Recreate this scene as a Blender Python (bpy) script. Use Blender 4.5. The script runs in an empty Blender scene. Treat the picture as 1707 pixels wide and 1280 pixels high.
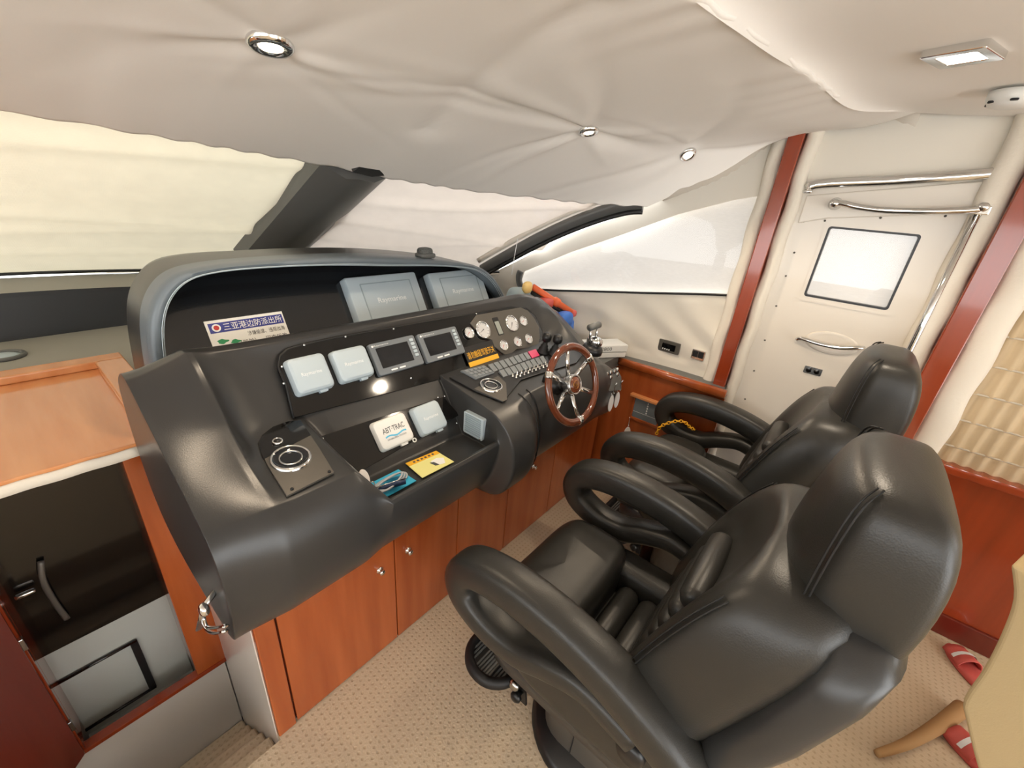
import bpy, bmesh, math, random
import numpy as np
from mathutils import Vector, Matrix
random.seed(7)
SC = bpy.context.scene
COL = SC.collection

# ------------------------------------------------------------------ camera
FPX = 700.0
CX, CY = 853.5, 640.0
CAM = np.array([0.0, 0.0, 1.65])
_down = np.array([-143.5, 1560.0, FPX]); _down /= np.linalg.norm(_down)
_xax = np.array([619.0, -257.1625, FPX]); _xax /= np.linalg.norm(_xax)
_zax = -_down
_yax = np.cross(_zax, _xax)
ROT = np.array([_xax, _yax, _zax])            # camera (right, down, forward) -> world
cam_d = bpy.data.cameras.new('camera'); cam = bpy.data.objects.new('camera', cam_d); COL.objects.link(cam)
cam_d.sensor_fit = 'HORIZONTAL'; cam_d.sensor_width = 36.0; cam_d.lens = 36.0 * FPX / 1707.0
cam_d.clip_start = 0.02; cam_d.clip_end = 200
_r, _u, _b = ROT @ [1, 0, 0], ROT @ [0, -1, 0], ROT @ [0, 0, -1]
cam.matrix_world = Matrix(((_r[0], _u[0], _b[0], CAM[0]), (_r[1], _u[1], _b[1], CAM[1]), (_r[2], _u[2], _b[2], CAM[2]), (0, 0, 0, 1)))
SC.camera = cam

# ------------------------------------------------------------------ light
world = bpy.data.worlds.new('overcast_sky'); SC.world = world; world.use_nodes = True
_bg = world.node_tree.nodes['Background']; _bg.inputs[0].default_value = (0.985, 0.99, 0.985, 1); _bg.inputs[1].default_value = 3.0
SC.view_settings.view_transform = 'Standard'; SC.view_settings.look = 'None'
SC.view_settings.exposure = 0.88; SC.view_settings.gamma = 1.0
SC.view_settings.use_curve_mapping = False

# ------------------------------------------------------------------ measuring helpers (photo pixel -> point on a chosen plane)
def ray(px, py):
    v = ROT @ np.array([px - CX, py - CY, FPX]); return v / np.linalg.norm(v)
def U(px, py, y): r = ray(px, py); return CAM + r * (y - CAM[1]) / r[1]
def UX(px, py, x): r = ray(px, py); return CAM + r * (x - CAM[0]) / r[0]
def UZ(px, py, z): r = ray(px, py); return CAM + r * (z - CAM[2]) / r[2]
class Frame:
    """a flat work plane: u along x, v up the slope, n out of it"""
    def __init__(s, O, u, v):
        s.O = np.array(O, float); s.u = np.array(u, float); s.u /= np.linalg.norm(s.u)
        v = np.array(v, float); v = v - s.u * np.dot(v, s.u); s.v = v / np.linalg.norm(v); s.n = np.cross(s.u, s.v)
    def p(s, a, b, c=0.0): return s.O + s.u * a + s.v * b + s.n * c
    def uv(s, px, py):
        r = ray(px, py); q = CAM + r * (np.dot(s.O - CAM, s.n) / np.dot(r, s.n)) - s.O
        return np.array([np.dot(q, s.u), np.dot(q, s.v)])
    def rect(s, pix):
        """axis-aligned box (a0, b0, a1, b1) around four measured corners TL TR BR BL"""
        q = [s.uv(*p) for p in pix]
        return (q[0][0] + q[3][0]) / 2, (q[2][1] + q[3][1]) / 2, (q[1][0] + q[2][0]) / 2, (q[0][1] + q[1][1]) / 2
def tilt(O, deg):
    a = math.radians(deg); return Frame(O, (1, 0, 0), (0, math.cos(a), math.sin(a)))

# ------------------------------------------------------------------ materials
MATS = {}
def lin(c): return tuple(((v / 255.0) / 12.92 if v / 255.0 <= 0.04045 else ((v / 255.0 + 0.055) / 1.055) ** 2.4) for v in c)
def mat(name, rgb, rough=0.5, metal=0.0, spec=0.5, coat=0.0, emit=0.0, emit_rgb=None, bump=None, var=0.0, var_scale=8.0, stretch=(1, 1, 1), transl=0.0, var_rgb=None):
    if name in MATS: return MATS[name]
    m = bpy.data.materials.new(name); m.use_nodes = True; nt = m.node_tree; N = nt.nodes; L = nt.links
    b = N['Principled BSDF']; c = lin(rgb)
    b.inputs['Base Color'].default_value = (*c, 1); b.inputs['Roughness'].default_value = rough
    b.inputs['Metallic'].default_value = metal; b.inputs['Specular IOR Level'].default_value = spec
    b.inputs['Coat Weight'].default_value = coat; b.inputs['Coat Roughness'].default_value = 0.06
    if emit: b.inputs['Emission Color'].default_value = (*(lin(emit_rgb or rgb)), 1); b.inputs['Emission Strength'].default_value = emit
    tc = N.new('ShaderNodeTexCoord'); mp = N.new('ShaderNodeMapping'); L.new(tc.outputs['Object'], mp.inputs[0]); mp.inputs['Scale'].default_value = stretch
    colour_out = None
    if var:
        nz = N.new('ShaderNodeTexNoise'); nz.inputs['Scale'].default_value = var_scale; nz.inputs['Detail'].default_value = 5
        L.new(mp.outputs[0], nz.inputs['Vector'])
        r = N.new('ShaderNodeValToRGB'); L.new(nz.outputs['Fac'], r.inputs[0])
        c2 = lin(var_rgb) if var_rgb else tuple(v * (1 - var) for v in c)
        r.color_ramp.elements[0].position = 0.32; r.color_ramp.elements[0].color = (*c2, 1)
        r.color_ramp.elements[1].position = 0.68; r.color_ramp.elements[1].color = (*c, 1)
        L.new(r.outputs[0], b.inputs['Base Color']); colour_out = r.outputs[0]
    if bump:
        kind, sc, st = bump
        bp = N.new('ShaderNodeBump'); bp.inputs['Strength'].default_value = st; bp.inputs['Distance'].default_value = 0.004
        if kind == 'noise':
            t = N.new('ShaderNodeTexNoise'); t.inputs['Scale'].default_value = sc; t.inputs['Detail'].default_value = 3; out = t.outputs['Fac']; L.new(mp.outputs[0], t.inputs['Vector'])
        elif kind == 'voronoi':
            t = N.new('ShaderNodeTexVoronoi'); t.inputs['Scale'].default_value = sc; out = t.outputs['Distance']; L.new(mp.outputs[0], t.inputs['Vector'])
        elif kind == 'weave':
            t1 = N.new('ShaderNodeTexWave'); t1.inputs['Scale'].default_value = sc; t1.bands_direction = 'X'
            t2 = N.new('ShaderNodeTexWave'); t2.inputs['Scale'].default_value = sc; t2.bands_direction = 'Y'
            L.new(mp.outputs[0], t1.inputs['Vector']); L.new(mp.outputs[0], t2.inputs['Vector'])
            t = N.new('ShaderNodeMath'); t.operation = 'MULTIPLY'; L.new(t1.outputs['Fac'], t.inputs[0]); L.new(t2.outputs['Fac'], t.inputs[1]); out = t.outputs[0]
        L.new(out, bp.inputs['Height']); L.new(bp.outputs[0], b.inputs['Normal'])
    if transl:
        tr = N.new('ShaderNodeBsdfTranslucent'); tr.inputs[0].default_value = (*c, 1)
        if colour_out: L.new(colour_out, tr.inputs[0])
        mx = N.new('ShaderNodeMixShader'); mx.inputs[0].default_value = transl
        L.new(b.outputs[0], mx.inputs[1]); L.new(tr.outputs[0], mx.inputs[2]); L.new(mx.outputs[0], N['Material Output'].inputs[0])
    MATS[name] = m; return m
def glass_mat(name, tint=(1, 1, 1), gloss=0.08):
    m = bpy.data.materials.new(name); m.use_nodes = True; N = m.node_tree.nodes; L = m.node_tree.links; N.remove(N['Principled BSDF'])
    t = N.new('ShaderNodeBsdfTransparent'); t.inputs[0].default_value = (*tint, 1); g = N.new('ShaderNodeBsdfGlossy'); g.inputs['Roughness'].default_value = 0.02
    lw = N.new('ShaderNodeLayerWeight'); lw.inputs[0].default_value = 0.5; pw = N.new('ShaderNodeMath'); pw.operation = 'POWER'; pw.inputs[1].default_value = 4.0
    f = N.new('ShaderNodeMath'); f.operation = 'MULTIPLY_ADD'; f.inputs[1].default_value = 0.35; f.inputs[2].default_value = 0.03; x = N.new('ShaderNodeMixShader')
    L.new(lw.outputs['Facing'], pw.inputs[0]); L.new(pw.outputs[0], f.inputs[0]); L.new(f.outputs[0], x.inputs[0]); L.new(t.outputs[0], x.inputs[1]); L.new(g.outputs[0], x.inputs[2]); L.new(x.outputs[0], N['Material Output'].inputs[0])
    MATS[name] = m; return m

M = dict(
    vinyl=mat('black_console_vinyl', (50, 50, 50), 0.31, bump=('noise', 420, 0.05)),
    vinyl_grey=mat('grey_vinyl', (96, 97, 95), 0.42, bump=('noise', 300, 0.05)),
    trim_leather=mat('slate_trim_leather', (104, 114, 122), 0.36, bump=('noise', 380, 0.08)),
    leather=mat('black_seat_leather', (44, 43, 40), 0.38, bump=('voronoi', 330, 0.06), var=0.12, var_scale=5),
    stitch=mat('dark_stitching', (22, 21, 20), 0.6),
    gloss=mat('black_gloss_panel', (9, 9, 10), 0.07, coat=0.3),
    carbon=mat('black_woven_glass_panel', (26, 28, 31), 0.10, coat=0.6, bump=('weave', 160, 0.05)),
    satin=mat('black_satin_plastic', (24, 24, 25), 0.35),
    rubber=mat('black_rubber', (20, 20, 21), 0.55),
    brushed=mat('brushed_bronze_grey', (92, 88, 82), 0.38, metal=0.35, bump=('noise', 200, 0.05)),
    cover=mat('grey_instrument_cover', (178, 192, 200), 0.45),
    cover_edge=mat('grey_cover_groove', (146, 160, 168), 0.5),
    white_plastic=mat('white_plastic', (228, 228, 224), 0.35),
    print_white=mat('white_print', (238, 240, 240), 0.5),
    print_black=mat('black_print', (25, 25, 28), 0.6),
    print_grey=mat('grey_print', (70, 74, 78), 0.6),
    print_blue=mat('blue_print', (40, 52, 140), 0.5),
    print_green=mat('green_print', (20, 140, 85), 0.5),
    print_red=mat('red_print', (190, 40, 40), 0.5),
    print_yellow=mat('yellow_print', (236, 178, 40), 0.5),
    print_cyan=mat('cyan_print', (60, 175, 215), 0.35),
    bezel=mat('slate_display_bezel', (105, 112, 118), 0.4),
    screen=mat('dark_display_glass', (14, 18, 24), 0.06, coat=0.5),
    chrome=mat('chrome', (225, 226, 226), 0.08, metal=1.0),
    steel=mat('satin_steel', (185, 186, 186), 0.22, metal=1.0),
    key=mat('grey_switch_key', (120, 126, 130), 0.35),
    pinkkey=mat('pink_switch_key', (214, 72, 112), 0.4),
    keypad=mat('grey_keypad', (130, 136, 140), 0.45),
    gauge=mat('gauge_face', (205, 206, 208), 0.35),
    wood=mat('cherry_wood_veneer', (172, 88, 42), 0.22, coat=0.5, var=0.3, var_scale=3.0, stretch=(6, 6, 0.5), var_rgb=(150, 70, 30)),
    wood_red=mat('red_mahogany_wood', (150, 58, 26), 0.18, coat=0.6, var=0.2, var_scale=3.0, stretch=(6, 6, 0.5)),
    wood_dark=mat('dark_mahogany_wood', (112, 38, 26), 0.25, coat=0.4, var=0.2, var_scale=3.0, stretch=(6, 6, 0.5)),
    wood_pale=mat('pale_orange_wood', (216, 150, 98), 0.2, coat=0.5, var=0.2, var_scale=3.0, stretch=(5, 0.6, 5), var_rgb=(204, 132, 80)),
    wheelwood=mat('varnished_wheel_wood', (112, 56, 32), 0.12, coat=0.9, var=0.35, var_scale=30),
    headliner=mat('cream_headliner_fabric', (236, 232, 226), 0.85, spec=0.2, bump=('noise', 500, 0.05)),
    wallcloth=mat('white_wall_fabric', (226, 220, 208), 0.85, spec=0.2, bump=('noise', 26, 0.22)),
    padcloth=mat('cream_padded_fabric', (226, 218, 204), 0.85, spec=0.2, bump=('noise', 90, 0.25)),
    blind=mat('cream_screen_cover', (234, 226, 202), 0.9, spec=0.1, transl=0.125, bump=('weave', 120, 0.15), var=0.05, var_scale=14),
    blind_right=mat('pale_screen_cover', (230, 219, 208), 0.9, spec=0.1, transl=0.125, bump=('weave', 120, 0.15), var=0.05, var_scale=14),
    sideblind=mat('white_screen_cover', (212, 208, 203), 0.9, spec=0.1, transl=0.11, var=0.06, var_scale=40, stretch=(1, 1, 8)),
    roman=mat('beige_roman_blind', (196, 174, 142), 0.9, spec=0.1, transl=0.06, var=0.14, var_scale=4, stretch=(0.6, 6, 0.6)),
    doorwhite=mat('white_door_gelcoat', (222, 214, 202), 0.3, coat=0.3),
    whitepanel=mat('white_riser_panel', (214, 208, 200), 0.25, coat=0.3),
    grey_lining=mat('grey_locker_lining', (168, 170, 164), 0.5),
    black_lining=mat('black_locker_shade_and_fittings', (14, 13, 12), 0.12, coat=0.3),  # black for painted locker shade, also real lock and bar fittings
    dashdark=mat('dark_dash_vinyl', (48, 50, 52), 0.5),
    dashgrey=mat('grey_dash_vinyl', (150, 147, 138), 0.6),
    beige=mat('beige_upholstery', (196, 174, 134), 0.8, spec=0.2, bump=('noise', 300, 0.1)),
    tan=mat('tan_cloth', (172, 134, 92), 0.85, spec=0.2),
    pink=mat('coral_slipper', (206, 92, 84), 0.6),
    orange=mat('orange_plastic', (236, 110, 62), 0.4),
    yellow=mat('yellow_plastic', (240, 176, 30), 0.4),
    blue=mat('blue_plastic', (60, 116, 206), 0.4),
    clear=mat('clear_plastic_bag', (205, 220, 224), 0.2, transl=0.4),
    paper=mat('white_paper', (235, 236, 232), 0.6),
    paper_yellow=mat('pale_yellow_card', (232, 228, 150), 0.5),
    cable=mat('grey_cable', (175, 180, 186), 0.45),
    navy=mat('navy_grip', (40, 58, 92), 0.45),
    tag=mat('white_oval_tag', (232, 226, 220), 0.4),
    bulb=mat('warm_bulb', (255, 240, 220), 0.4, emit=14.0, emit_rgb=(255, 232, 200)),
    bulb_square=mat('white_bulb', (255, 246, 235), 0.4, emit=12.0, emit_rgb=(255, 240, 222)),
    glass=glass_mat('window_glass'),
    lens=glass_mat('gauge_glass'),
)
# carpet: cream loop pile with a waffle of small pits
def carpet_material():
    m = bpy.data.materials.new('cream_waffle_carpet'); m.use_nodes = True; N = m.node_tree.nodes; L = m.node_tree.links; b = N['Principled BSDF']
    b.inputs['Roughness'].default_value = 0.95; b.inputs['Specular IOR Level'].default_value = 0.1
    tc = N.new('ShaderNodeTexCoord'); sep = N.new('ShaderNodeSeparateXYZ'); L.new(tc.outputs['Object'], sep.inputs[0])
    sn = []
    for ax in 'XY':
        mu = N.new('ShaderNodeMath'); mu.operation = 'MULTIPLY'; mu.inputs[1].default_value = 2 * math.pi / 0.021; L.new(sep.outputs[ax], mu.inputs[0])
        si = N.new('ShaderNodeMath'); si.operation = 'SINE'; L.new(mu.outputs[0], si.inputs[0]); sn.append(si)
    pr = N.new('ShaderNodeMath'); pr.operation = 'ADD'; L.new(sn[0].outputs[0], pr.inputs[0]); L.new(sn[1].outputs[0], pr.inputs[1])
    rp = N.new('ShaderNodeMapRange'); rp.inputs[1].default_value = 0.7; rp.inputs[2].default_value = 1.9; L.new(pr.outputs[0], rp.inputs[0])
    nz = N.new('ShaderNodeTexNoise'); nz.inputs['Scale'].default_value = 160; nz.inputs['Detail'].default_value = 4; L.new(tc.outputs['Object'], nz.inputs['Vector'])
    mixc = N.new('ShaderNodeMix'); mixc.data_type = 'RGBA'; L.new(rp.outputs[0], mixc.inputs[0])
    mixc.inputs[6].default_value = (*lin((202, 182, 155)), 1); mixc.inputs[7].default_value = (*lin((188, 167, 139)), 1)
    L.new(mixc.outputs[2], b.inputs['Base Color'])
    ad = N.new('ShaderNodeMath'); ad.operation = 'MULTIPLY_ADD'; ad.inputs[1].default_value = -1.0; L.new(rp.outputs[0], ad.inputs[0]); L.new(nz.outputs['Fac'], ad.inputs[2])
    bp = N.new('ShaderNodeBump'); bp.inputs['Strength'].default_value = 0.3; bp.inputs['Distance'].default_value = 0.004
    L.new(ad.outputs[0], bp.inputs['Height']); L.new(bp.outputs[0], b.inputs['Normal'])
    return m
M['carpet'] = carpet_material()

# ------------------------------------------------------------------ object helpers
def finish(o, m, parent=None, smooth=True, bevel=0.0, bseg=2, sub=0, solid=0.0, angle=None):
    if m is not None:
        for k in (m if isinstance(m, (list, tuple)) else [m]): o.data.materials.append(M[k] if isinstance(k, str) else k)
    if smooth:
        o.data.polygons.foreach_set('use_smooth', [True] * len(o.data.polygons))
        if angle is not None: o.data.set_sharp_from_angle(angle=math.radians(angle))
    if solid: d = o.modifiers.new('thick', 'SOLIDIFY'); d.thickness = solid; d.offset = -1
    if bevel: d = o.modifiers.new('bevel', 'BEVEL'); d.width = bevel; d.segments = bseg; d.limit_method = 'ANGLE'; d.angle_limit = math.radians(40)
    if sub: d = o.modifiers.new('subsurf', 'SUBSURF'); d.levels = sub; d.render_levels = sub
    if parent is not None:
        root = parent; base = Vector(root.location)
        while root.parent is not None: root = root.parent
        o.parent = parent
        # every child keeps world coordinates in its mesh: undo the parent's own place
        o.matrix_parent_inverse = WORLD[parent.name].inverted()
    WORLD[o.name] = Matrix.Identity(4)
    return o
WORLD = {}
def obj(name, verts, faces, m, parent=None, **k):
    me = bpy.data.meshes.new(name); me.from_pydata([tuple(map(float, v)) for v in verts], [], [tuple(f) for f in faces]); me.update()
    bm = bmesh.new(); bm.from_mesh(me); bmesh.ops.recalc_face_normals(bm, faces=bm.faces); bm.to_mesh(me); bm.free()
    o = bpy.data.objects.new(name, me); COL.objects.link(o)
    return finish(o, m, parent, **k)
def thing(name, label, cat, loc, group=None):
    o = bpy.data.objects.new(name, None); COL.objects.link(o); o.location = loc; o.empty_display_size = 0.05
    o['label'] = label; o['category'] = cat
    if group: o['group'] = group
    WORLD[o.name] = Matrix.Translation(Vector(tuple(map(float, loc)))); return o
def tag(o, label, cat, group=None):
    o['label'] = label; o['category'] = cat
    if group: o['group'] = group
    return o
def struct(o, label=None):
    o['kind'] = 'structure'
    if label: o['label'] = label
    return o
def merge(parts):
    V, F = [], []
    for v, f in parts:
        n = len(V); V += list(v); F += [tuple(i + n for i in q) for q in f]
    return V, F
# ---- geometry generators: each returns (verts, faces)
def g_box(lo, hi):
    x0, y0, z0 = lo; x1, y1, z1 = hi
    V = [(x0, y0, z0), (x1, y0, z0), (x1, y1, z0), (x0, y1, z0), (x0, y0, z1), (x1, y0, z1), (x1, y1, z1), (x0, y1, z1)]
    return V, [(0, 3, 2, 1), (4, 5, 6, 7), (0, 1, 5, 4), (1, 2, 6, 5), (2, 3, 7, 6), (3, 0, 4, 7)]
def g_fbox(F, a0, b0, a1, b1, c0, c1):
    V, f = g_box((a0, b0, c0), (a1, b1, c1)); return [F.p(*v) for v in V], f
def g_plate(F, outline, c0, c1):
    n = len(outline); V = [F.p(a, b, c0) for a, b in outline] + [F.p(a, b, c1) for a, b in outline]
    return V, [tuple(range(n - 1, -1, -1)), tuple(range(n, 2 * n))] + [(i, (i + 1) % n, n + (i + 1) % n, n + i) for i in range(n)]
def rrect(a0, b0, a1, b1, r, n=5):
    out = []
    for cx, cy, s in ((a1 - r, b1 - r, 0), (a0 + r, b1 - r, 90), (a0 + r, b0 + r, 180), (a1 - r, b0 + r, 270)):
        for k in range(n + 1):
            t = math.radians(s + 90 * k / n); out.append((cx + r * math.cos(t), cy + r * math.sin(t)))
    return out
def circle2(ca, cb, r, n=24): return [(ca + r * math.cos(2 * math.pi * k / n), cb + r * math.sin(2 * math.pi * k / n)) for k in range(n)]
def g_loft(rings, closed=True, cap=True):
    n = len(rings[0]); V = [p for r in rings for p in r]; F = []
    for i in range(len(rings) - 1):
        for j in range(n if closed else n - 1):
            a, b = i * n + j, i * n + (j + 1) % n
            F.append((a, b, b + n, a + n))
    if cap and closed:
        F.append(tuple(range(n - 1, -1, -1))); F.append(tuple((len(rings) - 1) * n + j for j in range(n)))
    return V, F
def g_grid(rows): return g_loft(rows, closed=False, cap=False)
def smooth_path(pts, n=8, closed=False):
    P = [np.array(p, float) for p in pts]; out = []; m = len(P)
    for i in range(m if closed else m - 1):
        p0, p1, p2, p3 = (P[(i - 1) % m], P[i], P[(i + 1) % m], P[(i + 2) % m]) if closed else (P[max(i - 1, 0)], P[i], P[i + 1], P[min(i + 2, m - 1)])
        for k in range(n):
            t = k / n
            out.append(0.5 * ((2 * p1) + (-p0 + p2) * t + (2 * p0 - 5 * p1 + 4 * p2 - p3) * t * t + (-p0 + 3 * p1 - 3 * p2 + p3) * t ** 3))
    if not closed: out.append(P[-1])
    return out
def g_sweep(path, rx, ry=None, n=10, closed=False, up=None, power=2.0):
    P = [np.array(p, float) for p in path]; m = len(P); rings = []
    ref = np.array(up if up is not None else (0.13, 0.31, 0.94), float); prev = None
    for i in range(m):
        t = (P[(i + 1) % m] - P[i - 1]) if closed else (P[min(i + 1, m - 1)] - P[max(i - 1, 0)])
        t = t / (np.linalg.norm(t) + 1e-12)
        if up is not None: a = ref - t * np.dot(ref, t)
        else:
            a = (prev if prev is not None else (ref if abs(np.dot(ref, t)) < 0.95 else np.array([1.0, 0, 0]))); a = a - t * np.dot(a, t)
        a /= np.linalg.norm(a) + 1e-12; prev = a; b = np.cross(t, a)
        wx = rx[i] if hasattr(rx, '__len__') else rx; wy = wx if ry is None else (ry[i] if hasattr(ry, '__len__') else ry)
        ring = []
        for k in range(n):
            th = 2 * math.pi * k / n; c, s = math.cos(th), math.sin(th)
            c = math.copysign(abs(c) ** (2 / power), c); s = math.copysign(abs(s) ** (2 / power), s)
            ring.append(P[i] + a * wx * c + b * wy * s)
        rings.append(ring)
    if closed: rings.append(rings[0])
    return g_loft(rings, cap=not closed)
def g_lathe(prof, O, axis, n=24, cap=True):
    ax = np.array(axis, float); ax /= np.linalg.norm(ax); t = np.array([1.0, 0, 0]) if abs(ax[0]) < 0.8 else np.array([0, 1.0, 0])
    a = t - ax * np.dot(t, ax); a /= np.linalg.norm(a); b = np.cross(ax, a); O = np.array(O, float)
    return g_loft([[O + ax * h + (a * math.cos(2 * math.pi * k / n) + b * math.sin(2 * math.pi * k / n)) * r for k in range(n)] for r, h in prof], cap=cap)
def g_superbox(c, h, e=0.35, nu=20, nv=12, warp=None):
    rings = []
    def sp(v, p): return math.copysign(abs(v) ** p, v)
    for i in range(nv + 1):
        ph = -math.pi / 2 + math.pi * i / nv; ring = []
        for j in range(nu):
            th = 2 * math.pi * j / nu
            p = np.array([sp(math.cos(ph), e) * sp(math.cos(th), e) * h[0], sp(math.cos(ph), e) * sp(math.sin(th), e) * h[1], sp(math.sin(ph), e) * h[2]])
            p = p + np.array(c, float)
            ring.append(warp(p) if warp else p)
        rings.append(ring)
    return g_loft(rings, cap=False)
def g_torus(O, axis, R, r, n=28, k=8, squash=1.0):
    ax = np.array(axis, float); ax /= np.linalg.norm(ax); t = np.array([1.0, 0, 0]) if abs(ax[0]) < 0.8 else np.array([0, 1.0, 0])
    a = t - ax * np.dot(t, ax); a /= np.linalg.norm(a); b = np.cross(ax, a)
    return g_sweep([np.array(O, float) + a * R * math.cos(2 * math.pi * i / n) + b * R * squash * math.sin(2 * math.pi * i / n) for i in range(n)], r, n=k, closed=True, up=ax)
def lettering(name, text, F, a0, b0, a1, b1, c, m, parent, keep=True):
    cu = bpy.data.curves.new(name + '_curve', 'FONT'); cu.body = text; cu.resolution_u = 2; cu.fill_mode = 'FRONT'
    t = bpy.data.objects.new('tmp', cu); COL.objects.link(t); bpy.context.view_layer.update()
    me = bpy.data.meshes.new_from_object(t.evaluated_get(bpy.context.evaluated_depsgraph_get())); bpy.data.objects.remove(t); bpy.data.curves.remove(cu)
    co = np.array([v.co[:] for v in me.vertices]).reshape(-1, 3)
    if len(co) == 0: return None
    mn, mx = co.min(0), co.max(0); s = mx - mn
    sa, sb = (a1 - a0) / max(s[0], 1e-6), (b1 - b0) / max(s[1], 1e-6)
    V = [F.p(a0 + (p[0] - mn[0]) * sa, b0 + (p[1] - mn[1]) * sb, c) for p in co]
    fs = [tuple(p.vertices) for p in me.polygons]; bpy.data.meshes.remove(me)
    return obj(name, V, fs, m, parent, smooth=False)

# =================================================================== SETTING
def lerp_curve(pts, n):
    """resample a polyline (smooth) to n points by its own parameter"""
    P = smooth_path(pts, 12); d = np.cumsum([0] + [np.linalg.norm(P[i + 1] - P[i]) for i in range(len(P) - 1)])
    s = np.linspace(0, d[-1], n); P = np.array(P)
    return np.stack([np.interp(s, d, P[:, k]) for k in range(3)], 1)
def wall_x(y): return 2.30 if y < 0.6 else 2.30 - 0.23 * ((y - 0.6) / 1.2) ** 1.4
def UW(px, py, off=0.0):
    """measured point on the curved starboard wall"""
    r = ray(px, py); lo, hi = 0.5, 6.0
    f = lambda t: (CAM + r * t)[0] - (wall_x((CAM + r * t)[1]) - off)
    for _ in range(50):
        mid = (lo + hi) / 2
        if f(mid) < 0: lo = mid
        else: hi = mid
    return CAM + r * lo

# ---- floor: helm platform with the companionway cut out of it
xs = [-2.3, 0.197, 2.42]; T = 0.05
V, F = merge([g_box((-2.3, -3.6, -T), (0.197, 0.955, 0)), g_box((0.197, -3.6, -T), (2.42, 0.99, 0))])
struct(obj('floor', V, F, 'carpet', smooth=False), 'cream carpet with a waffle of small pits')

# ---- companionway steps going down forward, carpeted, with rounded nosings
steps = thing('companionway_steps', 'cream carpeted steps leading down beside the console cabinet', 'steps', (-0.1, 1.2, -0.7))
for i in range(5):
    y0 = 0.957 + 0.110 * i; z = -0.122 * (i + 1)
    V, F = g_box((-0.75, y0, z - 0.10 if i < 4 else z - 0.05), (0.193, y0 + 0.112 if i < 4 else 1.515, z))
    o = obj('step', V, F, 'carpet', steps, smooth=False, bevel=0.012, bseg=3)
V, F = g_box((-0.75, 0.930, -0.75), (0.193, 0.955, -0.05))
obj('riser', V, F, 'carpet', steps, smooth=False)

# ---- panels round the stairwell
struct(obj('wall_stairwell', *g_box((-0.80, 1.520, -0.75), (0.193, 1.54, -0.185)), 'whitepanel', smooth=False, bevel=0.003), 'glossy white riser panel under the open locker')
struct(obj('wall_stairside', *g_box((0.195, 0.985, -0.75), (0.225, 1.52, 0.66)), 'whitepanel', smooth=False, bevel=0.003), 'pale side panel of the console cabinet above the steps')

# ---- dash shelf below the windscreen (grey) with the dark upright band and sloping sill
WS_BOT = [(-2.15, 1.6, 1.15), (-1.6, 2.35, 1.16), (-0.9, 2.70, 1.165), (0.0, 2.78, 1.165), (0.6, 2.78, 1.145), (1.1, 2.62, 1.14), (1.6, 2.25, 1.15), (1.95, 1.90, 1.18), (2.06, 1.78, 1.20)]
WS_TOP = [(-2.1, 0.85, 1.80), (-1.6, 1.45, 1.82), (-0.9, 1.78, 1.83), (0.12, 1.80, 1.84), (0.60, 1.74, 1.83), (1.05, 1.64, 1.82), (1.35, 1.50, 1.80), (1.70, 1.24, 1.77), (2.20, 0.88, 1.73)]
bot = lerp_curve(WS_BOT, 61); top = lerp_curve(WS_TOP, 61)
rows = []
for k, p in enumerate(bot):
    inw = np.array([0.0 - p[0], 0.9 - p[1], 0]); inw /= np.linalg.norm(inw)
    q1 = p + inw * 0.10 + np.array([0, 0, -0.055]); q2 = q1 + inw * 0.012 + np.array([0, 0, -0.185]); q2b = q2 + np.array([0, 0, -0.10])
    rows.append([p + np.array([0, 0.14, -0.05]), p - np.array([0, 0, 0.012]), q1, q1 + np.array([0, 0, -0.02]), q2, q2b])
V, F = g_grid(rows)
struct(obj('trim_17', *g_sweep([p + np.array([0, -.004, .004]) for p in bot], .007, n=6), 'satin'), 'thin black gasket along the foot of the windscreen')
dash = obj('wall_front', V, F, ['dashgrey', 'dashdark'], smooth=False)
for i, poly in enumerate(dash.data.polygons): poly.material_index = 1 if (i % 5) in (2, 3, 4) else 0
struct(dash, 'grey dash sill over a dark upright band below the windscreen')
V, F = merge([g_box((0.25, 1.42, 0.86), (2.0, 2.72, 0.915)), g_box((-1.9, 2.19, 0.86), (0.25, 2.72, 0.915))])
struct(obj('trim_1', V, F, 'dashgrey', smooth=False), 'grey vinyl dash shelf behind the console')
sp = UZ(6, 595, 0.916)
t = thing('dash_speaker', 'round grey speaker set in the grey dash shelf', 'speaker', sp)
obj('ring', *g_torus(sp + np.array([0, 0, 0.004]), (0, 0, 1), 0.055, 0.009, n=32), 'vinyl_grey', t)
obj('grille', *g_lathe([(0.0005, 0.012), (0.03, 0.010), (0.050, 0.002), (0.050, -0.0)], sp, (0, 0, 1), 28), 'cover', t)

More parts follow.
